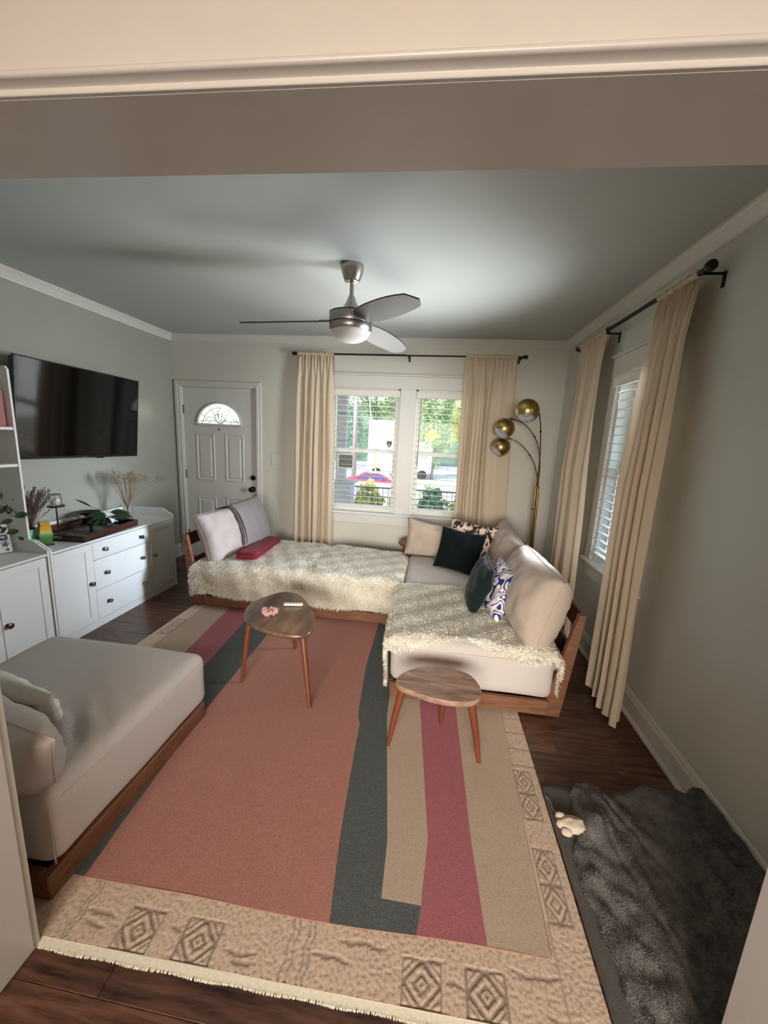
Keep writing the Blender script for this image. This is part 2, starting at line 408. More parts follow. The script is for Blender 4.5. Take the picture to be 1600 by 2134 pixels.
for a in (28, 60, 90, 120, 152):
    c_, s_ = math.cos(math.radians(a)), math.sin(math.radians(a)); m.tube([P2(.80*c_, .80*s_), P2(1.0*c_, 1.0*s_)], rr, 5)
for a in (60, 120):
    c_, s_ = math.cos(math.radians(a)), math.sin(math.radians(a)); m.tube([P2(.5*c_, .5*s_), P2(.8*c_, .8*s_)], rr, 5)
for sg in (-1, 1):
    m.tube([P2(sg*.5, 0), P2(sg*.5, .17)], rr, 5); m.tube([P2(sg*.84, 0), P2(sg*.84, .17)], rr, 5)
    m.tube(A2(.2, 0, 180, sg*.46, .17), rr, 5)
    m.tube(curve([P2(0, .06), P2(sg*.17, .2), P2(sg*.2, .42), P2(sg*.1, .52), P2(sg*.06, .36)], 8), rr, 5)
    m.tube(curve([P2(0, .8), P2(sg*.11, .55), P2(sg*.07, .3), P2(0, .12)], 8), rr, 5)
    m.tube(curve([P2(sg*.2, .5), P2(sg*.27, .34), P2(sg*.14, .15), P2(0, .0)], 8), rr, 5)
obj('lead_came', m, mat('lead_came', (58, 62, 58), .4, metal=.6), lf)
m = MB(); Ry = Matrix.Rotation(PI/2, 3, 'X')
m.lathe([(0, .006), (.030, .006), (.032, 0), (.032, -.012)], (-2.108, ya, 1.02), 24, Ry)
m.lathe([(0, .028), (.014, .028), (.016, .01), (.02, 0)], (-2.108, ya, 1.02), 20, Ry); obj('deadbolt', m, BLACK, door, smooth=True)
m = MB(); m.lathe([(.034, 0), (.034, .006), (.014, .010), (.012, .030), (.022, .036), (.031, .048), (.031, .058), (.022, .068), (0, .070)], (-2.110, ya, .884), 24, Ry)
obj('door_knob', m, BLACK, door, smooth=True)
m = MB(); m.lathe([(.010, 0), (.010, .004), (0, .004)], (-2.520, ya, 1.563), 16, Ry); obj('peephole', m, BLACK, door)
HINGE = mat('hinge_metal', (120, 116, 108), .4, metal=.8)
for z in (1.78, 1.02, .28):
    m = MB(); m.tube([(dx0-.004, ya-.006, z-.05), (dx0-.004, ya-.006, z+.05)], .007, 8); m.box(dx0-.01, dx0+.012, ya-.002, ya+.002, z-.05, z+.05); obj('hinge', m, HINGE, door)
# jambs + casing
m = MB()
m.box(DX0-.001, DX0+.012, D-.004, D+.12, 0, 2.045); m.box(DX1-.012, DX1+.001, D-.004, D+.12, 0, 2.045); m.box(DX0, DX1, D-.004, D+.12, 2.032, 2.046)
m.box(DX0, DX1, D+.0, D+.14, -.01, .012)
for (x0, x1) in ((DX0-.072, DX0+.004), (DX1-.004, DX1+.066)):
    m.box(x0, x1, D-.014, D+.002, 0, 2.040, .004); m.box(x0+.008, x1-.03, D-.021, D-.012, 0, 2.07, .004)
m.box(DX0-.072, DX1+.066, D-.014, D+.002, 2.036, 2.105, .004); m.box(DX0-.064, DX1+.058, D-.021, D-.012, 2.066, 2.098, .004)
struct('trim_10', m, TRIMM)

# ------------------------------------------------------------------ windows
SASHM = mat('sash_paint', (222, 222, 214), .4)
def window_front():
    W = thing('window_1', 'twin double hung front window behind white blinds', 'window', ((WX0+WX1)/2, D, WZ0), kind='structure')
    m = MB()   # casing: sides, head board with cap, mullion post, stool, apron
    for (x0, x1) in ((WX0-.10, WX0), (WX1, WX1+.10)): m.box(x0, x1, D-.02, D+.002, WZ0, WZ1, .002)
    m.box(WX0-.10, WX1+.10, D-.022, D+.002, WZ1, WZ1+.13, .003); m.box(WX0-.12, WX1+.12, D-.036, D+.002, WZ1+.13, WZ1+.15, .004)
    obj('casing', m, TRIMM, W)
    m = MB(); m.box(-.405, -.235, D-.018, D+.15, WZ0, WZ1, .003); obj('mullion_post', m, TRIMM, W)
    m = MB(); m.box(WX0-.12, WX1+.12, D-.05, D+.15, WZ0-.024, WZ0, .006); obj('window_stool', m, SASHM, W)
    m = MB(); m.box(WX0-.10, WX1+.10, D-.018, D+.002, WZ0-.135, WZ0-.024, .003); obj('apron', m, TRIMM, W)
    for (a, b) in ((WX0, -.405), (-.235, WX1)):
        m = MB()   # frame reveal
        m.box(a, a+.02, D+.01, D+.15, WZ0, WZ1); m.box(b-.02, b, D+.01, D+.15, WZ0, WZ1); m.box(a, b, D+.01, D+.15, WZ1-.02, WZ1); obj('window_frame', m, SASHM, W)
        for k, (z0, z1, y0) in enumerate(((WZ0, 1.425, D+.062), (1.395, WZ1-.02, D+.098))):
            m = MB(); s_ = .042
            m.box(a+.02, a+.02+s_, y0, y0+.035, z0, z1); m.box(b-.02-s_, b-.02, y0, y0+.035, z0, z1)
            m.box(a+.02+s_, b-.02-s_, y0, y0+.035, z0, z0+(.07 if k == 0 else .035)); m.box(a+.02+s_, b-.02-s_, y0, y0+.035, z1-.04, z1)
            so = obj('sash', m, SASHM, W)
            m = MB(); m.box(a+.06, b-.06, y0+.015, y0+.019, z0+.03, z1-.03); obj('pane', m, GLASS, so)
        if a == WX0:
            for lx in (a+.25, b-.25):
                m = MB(); m.box(lx-.028, lx+.028, D+.050, D+.075, 1.425, 1.438, .003); m.lathe([(.012, 0), (.012, .016), (0, .018)], (lx, D+.06, 1.436), 12); obj('sash_lock', m, SASHM, W, smooth=True)
    return W
window_front()
def window_side():
    W = thing('window_2', 'single double hung side window behind white blinds', 'window', (XR, (RY0+RY1)/2, WZ0), kind='structure')
    m = MB()
    for (y0, y1) in ((RY0-.10, RY0), (RY1, RY1+.10)): m.box(XR-.02, XR+.002, y0, y1, WZ0, WZ1, .002)
    m.box(XR-.022, XR+.002, RY0-.10, RY1+.10, WZ1, WZ1+.13, .003); m.box(XR-.036, XR+.002, RY0-.12, RY1+.12, WZ1+.13, WZ1+.15, .004)
    obj('casing', m, TRIMM, W)
    m = MB(); m.box(XR-.05, XR+.15, RY0-.12, RY1+.12, WZ0-.024, WZ0, .006); obj('window_stool', m, SASHM, W)
    m = MB(); m.box(XR-.018, XR+.002, RY0-.10, RY1+.10, WZ0-.135, WZ0-.024, .003); obj('apron', m, TRIMM, W)
    m = MB(); m.box(XR+.01, XR+.15, RY0, RY0+.02, WZ0, WZ1); m.box(XR+.01, XR+.15, RY1-.02, RY1, WZ0, WZ1); m.box(XR+.01, XR+.15, RY0, RY1, WZ1-.02, WZ1); obj('window_frame', m, SASHM, W)
    for k, (z0, z1, x0) in enumerate(((WZ0, 1.425, XR+.062), (1.395, WZ1-.02, XR+.098))):
        m = MB(); s_ = .042
        m.box(x0, x0+.035, RY0+.02, RY0+.02+s_, z0, z1); m.box(x0, x0+.035, RY1-.02-s_, RY1-.02, z0, z1)
        m.box(x0, x0+.035, RY0+.06, RY1-.06, z0, z0+(.07 if k == 0 else .035)); m.box(x0, x0+.035, RY0+.06, RY1-.06, z1-.04, z1)
        so = obj('sash', m, SASHM, W)
        m = MB(); m.box(x0+.015, x0+.019, RY0+.06, RY1-.06, z0+.03, z1-.03); obj('pane', m, GLASS, so)
window_side()

def blind(label, f, a0, a1, n, group, wand=True, tilt=0):
    """f(a, d, z): a along the window, d depth towards the glass"""
    c = f((a0+a1)/2, 0, 2.0)
    B = thing('window_blind', label, 'blind', c, group=group)
    def bxf(m, a, b, d0, d1, z0, z1, bev=.002):
        p = [f(a, d0, z0), f(b, d1, z1)]
        m.box(min(p[0][0], p[1][0]), max(p[0][0], p[1][0]), min(p[0][1], p[1][1]), max(p[0][1], p[1][1]), z0, z1, bev)
    m = MB(); bxf(m, a0-.004, a1+.004, -.014, .0, 1.995, 2.068, .003); bxf(m, a0-.006, a1+.006, -.018, 0, 2.055, 2.068, .003); bxf(m, a0-.006, a1+.006, -.018, 0, 1.995, 2.005, .003); obj('valance', m, BLINDV, B)
    zt, zb = 1.962, .83
    for i in range(n):
        z = zt-(zt-zb)*i/(n-1)
        m = MB(); pr = [(.004, 0), (.014, .0022), (.027, .003), (.040, .0022), (.050, 0), (.050, -.0026), (.027, .0002), (.004, -.0026)]
        m.prism([(d, h) for d, h in pr], a0+.008, a1-.008, lambda d, h, a, z=z: f(a, d, z+h+tilt*(d-.027))); obj('slat', m, BLIND, B)
    m = MB(); bxf(m, a0+.006, a1-.006, .004, .050, .772, .790, .003); obj('bottom_rail', m, BLINDV, B)
    m = MB()
    for q in (.12, .5, .88) if a1-a0 > .6 else (.15, .85):
        a = a0+(a1-a0)*q
        for d in (.003, .051): m.tube([f(a, d, 1.99), f(a, d, .78)], .0011, 4)
        m.tube([f(a, .027, .775), f(a, .020, .755), f(a, .03, .750)], .002, 5)
    m.m = 0; obj('ladder_cords', m, mat('cord', (190, 188, 180), .8) if 'cord' not in MATS else MATS['cord'], B)
    if wand: m = MB(); m.tube([f(a0+.05, -.012, 1.99), f(a0+.045, -.016, 1.27)], .004, 6); obj('tilt_wand', m, MATS.get('wandm') or mat('wandm', (120, 118, 112), .3), B)
    return B
ff = lambda a, d, z: (a, D+.002+d, z)
blind('white slatted blind over the left front window pane', ff, WX0+.012, -.412, 20, 'blinds of the front window')
blind('white slatted blind over the right front window pane by the brass lamp', ff, -.228, WX1-.012, 20, 'blinds of the front window')
blind('white slatted blind in the side window between the two tall curtains', lambda a, d, z: (XR+d-.03, a, z), RY0+.012, RY1-.012, 20, None, wand=False)

# ================================================================== CURTAINS
def curtain(name, label, f, top, bot, ztop, zbot, folds, seed, amp=.045, outb=0, group=None, base_off=0.0):
    """f(a, out, z) -> world; top/bot = (a0, a1); folds = crest positions in 0..1; outb = extra stand-off at the hem"""
    rnd = random.Random(seed); nu, nv = 150, 70
    ks = sorted(folds); hs = [rnd.uniform(.62, 1.0) for _ in ks]
    def fold(u, t):
        u = u+.010*math.sin(t*4+seed)+.006*math.sin(t*9+u*8)
        if u <= ks[0]: return hs[0]*max(0, .5+.5*math.cos(PI*min(1, (ks[0]-u)/.09)))
        if u >= ks[-1]: return hs[-1]*max(0, .5+.5*math.cos(PI*min(1, (u-ks[-1])/.08)))
        for k in range(len(ks)-1):
            if u < ks[k+1]:
                q = (u-ks[k])/(ks[k+1]-ks[k]); v = .5+.5*math.cos(2*PI*q)
                return (hs[k]+(hs[k+1]-hs[k])*q)*v**.8
        return 0
    def P(i, j):
        u = i/(nu-1); t = j/(nv-1); z = ztop+(zbot-ztop)*t
        e = t**1.3
        a0 = top[0]+(bot[0]-top[0])*e; a1 = top[1]+(bot[1]-top[1])*e
        g = min(1, t*9)                                           # gathered header
        o = amp*(.30+.70*min(1, t*2.2+.05))*fold(u, t)*g
        o += .011*math.sin(u*74+seed)*(1-g)+.007*math.sin(u*31+seed*2)*(1-t)
        a = a0+(a1-a0)*u+.014*math.sin(u*23+seed+t*2)*min(1, t*4)
        o += outb*t+base_off+.008*noise.noise(Vector((u*5, t*4, seed)))
        if t < .02: o += -.008
        return Vector(f(a, o, z+(.006*math.sin(u*17+seed) if j == nv-1 else 0)))
    m = MB(); m.grid(P, nu, nv)
    root = thing(name, label, 'curtain', f((top[0]+top[1])/2, 0, ztop), group=group)
    cl = obj('cloth', m, CURT, root, smooth='all', norm=False)
    # stitched hem: a fold of doubled cloth along the bottom and a rod pocket at the head
    m = MB(); hv = [P(i, nv-1) for i in range(nu)]; h2 = [P(i, nv-4) for i in range(nu)]
    off = Vector(f(0, .0022, 0))-Vector(f(0, 0, 0))
    m.add([tuple(v+off) for v in hv]+[tuple(v+off) for v in h2], [[i, i+1, nu+i+1, nu+i] for i in range(nu-1)]); obj('hem', m, CURT, root, smooth='all', norm=False)
    m = MB(); n_ = 90
    def Q(i, j):
        u = i/(n_-1); a = top[0]+(top[1]-top[0])*u; r = .0165+.002*math.sin(u*70+seed)+.0015*math.sin(u*33)
        th = 2*PI*j/10
        return Vector(f(a, .0+base_off+math.cos(th)*r, ztop+.012+math.sin(th)*r*(1.15 if math.sin(th) > 0 else 1)))
    m.grid(Q, n_, 11); obj('rod_pocket', m, CURT, root, smooth='all', norm=False)
    return root
fy = lambda a, o, z: (a, D-.085-o, z)
fx = lambda a, o, z: (XR-.088-o, a, z)
curtain('curtain', 'cream curtain hanging at the left side of the front window', fy, (-1.53, -1.13), (-1.55, -1.11), 2.395, .02, [.04, .20, .39, .55, .74, .93], 3, amp=.070, group='curtains of the front window')
curtain('curtain', 'cream curtain at the right side of the front window behind the brass lamp', fy, (.25, .76), (.27, .88), 2.41, .02, [.03, .14, .26, .37, .49], 5, amp=.065, group='curtains of the front window')
curtain('curtain', 'cream curtain on the far side of the side window, in the room corner', fx, (3.19, 3.74), (2.93, 3.62), 2.405, .02, [.05, .22, .42, .62, .86], 8, amp=.07, outb=.03, group='curtains of the side window')
curtain('curtain', 'large cream curtain on the near side of the side window, hem above dark floor', fx, (2.19, 2.53), (2.06, 2.47), 2.395, .03, [.05, .27, .46, .66, .92], 11, amp=.080, outb=.03, group='curtains of the side window')

rod = thing('curtain_rod', 'long thin black curtain rod above the front window', 'curtain rod', (-.36, D-.085, 2.41))
m = MB(); m.tube([(-1.55, D-.085, 2.408), (-.36, D-.085, 2.414)], .0095, 12); obj('pole', m, BLACK, rod, smooth=True)
m = MB(); m.tube([(-.42, D-.085, 2.412), (.82, D-.085, 2.424)], .0075, 12); obj('pole', m, BLACK, rod, smooth=True)
for x, z in ((-1.565, 2.408), (.835, 2.424)): m = MB(); m.tube([(x-.022, D-.085, z), (x+.022, D-.085, z)], .018, 16); obj('finial', m, BLACK, rod, smooth=30)
for x, z in ((-1.50, 2.408), (-.33, 2.414), (.79, 2.424)):
    m = MB(); m.box(x-.008, x+.008, D-.09, D-.001, z-.018, z-.010); m.box(x-.010, x+.010, D-.004, D, z-.05, z+.02); m.tube([(x, D-.085, z-.03), (x, D-.085, z-.008)], .010, 10); obj('bracket', m, BLACK, rod)
rod = thing('curtain_rod', 'black curtain rod with round end knob above the side window', 'curtain rod', (XR-.088, 2.9, 2.41))
xr = XR-.088
m = MB(); m.tube([(xr, 2.13, 2.408), (xr, 3.15, 2.414)], .0125, 12); m.tube([(xr, 2.9, 2.413), (xr, 3.76, 2.418)], .0095, 12); obj('pole', m, BLACK, rod, smooth=True)
for y in (2.115, 3.775): m = MB(); m.lathe([(0, -.024), (.014, -.022), (.024, -.012), (.026, 0), (.024, .012), (.014, .022), (0, .024)], (xr, y, 2.41), 20, Matrix.Rotation(PI/2, 3, 'X')); obj('finial', m, BLACK, rod, smooth=True)
for y in (2.15, 3.19, 3.73):
    m = MB(); m.box(xr-.004, XR-.001, y-.008, y+.008, 2.386, 2.394); m.box(XR-.006, XR, y-.009, y+.009, 2.33, 2.40); m.tube([(xr, y, 2.386), (xr, y, 2.402)], .011, 10); obj('bracket', m, BLACK, rod)

# ================================================================== CEILING FAN
fcx, fcy = -.58, 2.56
fan = thing('ceiling_fan', 'brushed nickel ceiling fan with three grey blades and opal light bowl', 'ceiling fan', (fcx, fcy, H))
m = MB(); m.lathe([(.070, H), (.072, H-.012), (.069, H-.03), (.058, H-.062), (.047, H-.088), (.040, H-.093), (.022, H-.095), (.022, H-.10)], (fcx, fcy, 0), 40); obj('canopy', m, NICKEL, fan, smooth=30)
m = MB(); m.lathe([(.0135, 2.505), (.0135, 2.40)], (fcx, fcy, 0), 20); obj('downrod', m, NICKEL, fan, smooth=True)
m = MB(); m.lathe([(.020, 2.418), (.022, 2.41), (.040, 2.368), (.046, 2.364), (.049, 2.355), (.052, 2.350), (.075, 2.338), (.105, 2.326), (.130, 2.318), (.134, 2.312)], (fcx, fcy, 0), 48); obj('neck_cone', m, NICKEL, fan, smooth=30)
m = MB(); m.lathe([(.134, 2.312), (.136, 2.308), (.136, 2.262), (.134, 2.256), (.128, 2.256)], (fcx, fcy, 0), 48); obj('motor_housing', m, NICKEL, fan, smooth=30)
m = MB(); m.lathe([(.128, 2.262), (.131, 2.258), (.131, 2.252), (.128, 2.250)], (fcx, fcy, 0), 48); m.lathe([(.1365, 2.316), (.1375, 2.313), (.1365, 2.310)], (fcx, fcy, 0), 48); obj('dark_seam', m, BLADEE, fan, smooth=30)
m = MB(); m.lathe([(.128, 2.252), (.134, 2.250), (.135, 2.238), (.132, 2.222), (.126, 2.212), (.120, 2.212)], (fcx, fcy, 0), 48); obj('light_collar', m, NICKEL, fan, smooth=30)
m = MB(); m.lathe([(.122, 2.216)]+[(.122*math.cos(math.radians(a)), 2.214-.068*math.sin(math.radians(a))) for a in range(0, 90, 8)]+[(0, 2.146)], (fcx, fcy, 0), 40); obj('light_bowl', m, OPAL, fan, smooth=True)
for az in FANAZ if 'FANAZ' in globals() else (187, 67, -50):
    A = math.radians(az); M = Matrix.Translation((fcx, fcy, 2.272)) @ Matrix.Rotation(A, 4, 'Z')
    out = [(.11, -.035), (.16, -.070), (.26, -.088), (.40, -.092), (.54, -.084), (.66, -.060), (.70, .006), (.655, .052), (.52, .070), (.36, .080), (.22, .074), (.13, .045)]
    out = [out[0]]+[q for a, b in zip(out, out[1:]) for q in ((a[0]*.5+b[0]*.5, (a[1]+b[1])/2+(.0025 if a[1]+b[1] > 0 else -.0025)), b)]
    def bl(x, y, h): return M @ Vector((x, y*math.cos(math.radians(14)), -y*math.sin(math.radians(14))+h-.042*(x/.7)))
    m = MB(); n = len(out)
    m.m = 0; m.add([bl(x, y, 0) for x, y in out]+[bl(x, y, .007) for x, y in out], [list(range(n))[::-1], list(range(n, 2*n))])
    m.m = 1; m.add([bl(x, y, 0) for x, y in out]+[bl(x, y, .007) for x, y in out], [[i, (i+1) % n, n+(i+1) % n, n+i] for i in range(n)])
    obj('blade', m, [BLADE, BLADEE], fan, norm=False)
    m = MB(); m.add([bl(x, y, h) for h in (.006, .014) for x, y in ((.09, -.02), (.17, -.03), (.20, 0), (.17, .03), (.09, .02))], [(0, 1, 2, 3, 4), (9, 8, 7, 6, 5), (0, 5, 6, 1), (1, 6, 7, 2), (2, 7, 8, 3), (3, 8, 9, 4)]); obj('blade_iron', m, NICKEL, fan)

# ================================================================== BRASS ARC LAMP
fl = thing('floor_lamp', 'brass arc floor lamp with three round globe shades', 'floor lamp', (1.055, 4.0, 0))
m = MB(); m.lathe([(0, 0), (.13, 0), (.132, .012), (.126, .024), (.03, .030), (0, .03)], (1.06, 4.0, .001), 40); obj('base', m, BRASS, fl, smooth=30)
m = MB(); m.tube([(1.052, 4.0, .03), (1.030, 4.0, 1.17)], .011, 12); m.tube([(1.076, 4.0, .03), (1.052, 4.0, 1.165)], .011, 12); m.tube([(1.028, 4.0, 1.150), (1.055, 4.0, 1.158)], .016, 12); obj('pole', m, BRASS, fl, smooth=40)
m = MB(); m.tube([(1.040, 3.99, .93), (1.020, 3.985, .93)], .004, 8); m.lathe([(0, -.008), (.008, -.004), (.008, .006), (0, .008)], (1.016, 3.984, .93), 10); obj('switch_knob', m, BRONZE, fl)
globes = [((.800, 3.72, 1.865), .106, (-.12, -.42, -.9), 'g1', [(1.034, 4.0, 1.16), (1.030, 3.985, 1.40), (1.005, 3.95, 1.62), (.975, 3.90, 1.76), (.93, 3.83, 1.865), (.895, 3.78, 1.90)]),
          ((.665, 4.02, 1.712), .101, (-.50, -.45, -.74), 'g2', [(1.046, 4.0, 1.16), (1.040, 4.0, 1.38), (.995, 4.01, 1.58), (.92, 4.02, 1.70), (.83, 4.02, 1.775), (.71, 4.02, 1.812)]),
          ((.665, 4.12, 1.530), .098, (-.66, -.28, -.70), 'g3', [(1.040, 4.0, 1.15), (1.030, 4.01, 1.26), (.985, 4.04, 1.40), (.905, 4.08, 1.52), (.81, 4.11, 1.595), (.72, 4.12, 1.625)])]
SHIN = mat('white_shade_lining', (214, 214, 216), .5)
for c, r, dr, _, path in globes:
    m = MB(); cp = curve(path, 8); m.tube(cp, .0052, 8)
    k = len(cp)//2; d = (cp[k+1]-cp[k-1]).normalized(); m.tube([cp[k]-d*.008, cp[k]+d*.008], .0095, 8)
    k = len(cp)-4; m.tube([cp[k], cp[-1]], .0075, 8); obj('arm', m, BRONZE, fl, smooth=40)
    dv = -Vector(dr).normalized(); Q = dv.to_track_quat('Z', 'Y').to_matrix()
    prof = [(r*math.sin(math.radians(a)), r*math.cos(math.radians(a))) for a in range(0, 133, 6)]
    m = MB(); m.lathe(prof, c, 40, Q, caps=False); sh = obj('globe_shade', m, BRASS, fl, smooth=True)
    sh.modifiers.clear()
    m = MB(); m.lathe([(x*.965, z*.965) for x, z in prof], c, 40, Q, caps=False); obj('shade_lining', m, SHIN, sh, smooth=True)
    m = MB(); z0 = prof[-1][1]; m.lathe([(prof[-1][0]*.965, z0*.965), (prof[-1][0], z0)], c, 40, Q, caps=False); obj('rim', m, BRASS, sh)
    m = MB(); m.lathe([(0, -.052), (.018, -.049), (.029, -.038), (.030, -.022), (.018, .004), (.013, .012), (.013, .045), (.024, .045), (.024, .09)], c, 20, Q); obj('bulb', m, OPAL, sh, smooth=True)

# ================================================================== TELEVISION
tv = thing('television', 'large black flat screen television on the grey wall', 'television', (-2.975, 3.02, 1.63))
Mt = Matrix.Translation((-2.952, 3.020, 1.636)) @ Matrix.Rotation(math.radians(-1.0), 4, 'X') @ Matrix.Rotation(math.radians(5), 4, 'Y')
w_, h_ = .578, .366
m = MB(); m.T = Mt; m.box(-.045, -.006, -w_+.01, w_-.01, -h_+.01, h_-.01, .006); obj('back_shell', m, TVB, tv)
m = MB(); m.T = Mt; m.box(-.008, .006, -w_, w_, h_-.008, h_, .001); m.box(-.008, .006, -w_, w_, -h_, -h_+.018, .001); m.box(-.008, .006, -w_, -w_+.008, -h_+.018, h_-.008, .001); m.box(-.008, .006, w_-.008, w_, -h_+.018, h_-.008, .001); obj('bezel', m, TVB, tv)
m = MB(); m.T = Mt; m.box(-.006, .003, -w_+.008, w_-.008, -h_+.018, h_-.008); obj('screen', m, TVS, tv)
m = MB(); m.T = Mt; m.box(-.075, -.045, -.12, .12, -.1, .1, .003); obj('wall_mount', m, TVB, tv)
m = MB(); m.T = Mt; m.box(-.004, .008, .14-.035, .14+.035, -h_-.008, -h_+.001, .002); obj('sensor_bump', m, TVB, tv)
def text(body, size, M, mt, name, parent, ext=.0008):
    cu = bpy.data.curves.new(name, 'FONT'); cu.body = body; cu.size = size; cu.extrude = ext; cu.align_x = 'CENTER'; cu.align_y = 'CENTER'
    o = bpy.data.objects.new(name, cu); C.objects.link(o); dg = bpy.context.evaluated_depsgraph_get()
    me = bpy.data.meshes.new_from_object(o.evaluated_get(dg)); bpy.data.objects.remove(o)
    me.transform(M); me.materials.clear(); me.materials.append(mt)
    o = bpy.data.objects.new(name, me); C.objects.link(o); me.transform(WM[parent.name].inverted()); o.parent = parent; WM[o.name] = WM[parent.name]
    return o
GREYT = mat('grey_print', (150, 150, 150), .5)
text('Hisense', .013, Mt @ Matrix(((0, 0, 1, .0068), (1, 0, 0, -.02), (0, 1, 0, -h_+.009), (0, 0, 0, 1))), GREYT, 'brand_mark', tv, .0003)

# ================================================================== SIDEBOARD AND HUTCH
CABM = mat('cabinet_white', (232, 232, 228), .38, var=.03, vscale=3)
CABD = mat('cabinet_gap_shade', (70, 70, 74), .8)  # dark colour standing for the shade between the fronts
fxx = -2.50                                            # plane of the doors
WT = .70
def panel_door(name, parent, y0, y1, z0, z1):
    m = MB(); t = .018; x0 = fxx-t
    m.box(x0, fxx-.006, y0, y1, z0, z1)
    s = .052
    m.box(fxx-.008, fxx, y0, y1, z1-s, z1, .0012); m.box(fxx-.008, fxx, y0, y1, z0, z0+s, .0012)
    m.box(fxx-.008, fxx, y0, y0+s, z0+s, z1-s, .0012); m.box(fxx-.008, fxx, y1-s, y1, z0+s, z1-s, .0012)
    return obj(name, m, CABM, parent)
KNB = {k: mat('knob_'+k, c, r, metal=me_, var=.5, vscale=90, coat=.5) for k, c, r, me_ in (('bronze', (96, 74, 60), .35, .6), ('navy', (44, 40, 56), .25, 0), ('silver', (150, 146, 140), .25, .6), ('teal', (84, 104, 104), .25, 0), ('amber', (120, 72, 40), .25, 0), ('rose', (128, 84, 72), .25, 0), ('pearl', (150, 140, 128), .25, .2))}
def knob(parent, y, z, kind, label, r=.017):
    Q = Matrix.Rotation(PI/2, 3, 'Y')
    m = MB(); m.lathe([(.011, 0), (.011, .004), (.006, .006), (.006, .014), (r*.8, .017), (r, .021), (r*.94, .027), (r*.5, .031), (0, .032)], (fxx, y, z), 20, Q)
    o = obj('knob', m, KNB[kind], parent, smooth=30); o['label'] = label; return o
def cab_side(m, y0, y1, top=.782):
    m.prism([(-3.045, 0), (fxx+.004, 0), (fxx+.004, .722), (-2.60, top), (-3.045, top)], y0, y1, lambda a, b, h: (a, h, b))
sb = thing('sideboard', 'long white sideboard with three drawers and two doors under the television', 'sideboard', (-2.78, 2.80, 0))
for q in (2.176, 3.412): m = MB(); cab_side(m, q, q+.014); obj('side_panel', m, CABM, sb)
m = MB(); m.box(-3.045, fxx+.002, 2.190, 3.412, WT-.016, WT, .001); obj('worktop', m, CABM, sb)
m = MB(); m.box(-3.045, -3.030, 2.190, 3.412, WT, .765); obj('back_rim', m, CABM, sb)
m = MB(); m.box(-3.04, fxx-.03, 2.190, 3.412, .02, WT-.016); obj('carcass', m, CABM, sb)
m = MB(); m.box(fxx-.03, fxx-.004, 2.190, 3.412, 0, .058); m.box(fxx-.022, fxx-.003, 2.490, 2.502, .058, WT-.016); m.box(fxx-.022, fxx-.003, 3.092, 3.104, .058, WT-.016); obj('plinth', m, CABM, sb)
m = MB(); m.box(fxx-.031, fxx-.020, 2.19, 3.412, .058, WT-.017); obj('gap_shade_sheet', m, CABD, sb)  # dark sheet behind the fronts, shade of the gaps put into its colour
d = panel_door('door', sb, 2.193, 2.488, .062, .678); knob(d, 2.462, .372, 'bronze', 'bronze knob')
d = panel_door('door', sb, 3.106, 3.409, .062, .678); knob(d, 3.135, .395, 'pearl', 'pearly knob')
for (z0, z1, k1, k2) in ((.540, .678, 'silver', 'navy'), (.300, .536, 'teal', 'amber'), (.062, .296, 'rose', 'pearl')):
    m = MB(); m.box(fxx-.018, fxx-.002, 2.504, 3.090, z0, z1, .0015); d = obj('drawer', m, CABM, sb)
    zz = (z0+z1)/2; knob(d, 2.604, zz, k1, k1+' knob'); knob(d, 2.985, zz, k2, k2+' knob')
hu = thing('hutch', 'white hutch with open shelves over a panelled door at left edge', 'hutch', (-2.78, 1.85, 0))
for q in (2.158, 1.50):
    m = MB(); m.prism([(-3.045, 0), (fxx+.004, 0), (fxx+.004, .722), (-2.60, .782), (-2.625, .790), (-2.625, 1.865), (-2.64, 1.885), (-3.045, 1.885)], q, q+.013, lambda a, b, h: (a, h, b)); obj('side_panel', m, CABM, hu)
m = MB(); m.box(-3.045, fxx+.002, 1.514, 2.158, WT-.016, WT, .001); obj('worktop', m, CABM, hu)
m = MB(); m.box(-3.04, fxx-.03, 1.514, 2.158, .02, WT-.016); m.box(fxx-.03, fxx-.004, 1.514, 2.158, 0, .058); obj('carcass', m, CABM, hu)
m = MB(); m.box(fxx-.031, fxx-.020, 1.514, 2.158, .058, WT-.017); obj('gap_shade_sheet', m, CABD, hu)  # same dark sheet, gap shade as colour
for z in (1.270, 1.500): m = MB(); m.box(-3.040, -2.630, 1.514, 2.158, z, z+.018, .001); obj('shelf', m, CABM, hu)
m = MB(); m.box(-3.055, -3.045, 1.502, 2.170, .70, 1.885); obj('back_panel', m, mat('hutch_back', (158, 156, 146), .6), hu)
d = panel_door('door', hu, 1.845, 2.148, .062, .678); knob(d, 1.872, .33, 'bronze', 'dark bronze knob', .019)
d = panel_door('door', hu, 1.52, 1.841, .062, .678)
m = MB(); m.box(-2.98, -2.66, 2.03, 2.15, 1.519, 1.74, .006); tag(obj('pink_box', m, mat('dusty_pink', (176, 120, 118), .8, var=.2, vscale=30)), 'dusty pink box on the top hutch shelf', 'box')

# ================================================================== RUGS
def rugz(x, y, s=1): return .0012*math.sin(x*5+s)*math.sin(y*4-s)+.0008*noise.noise(Vector((x*6, y*6, s)))
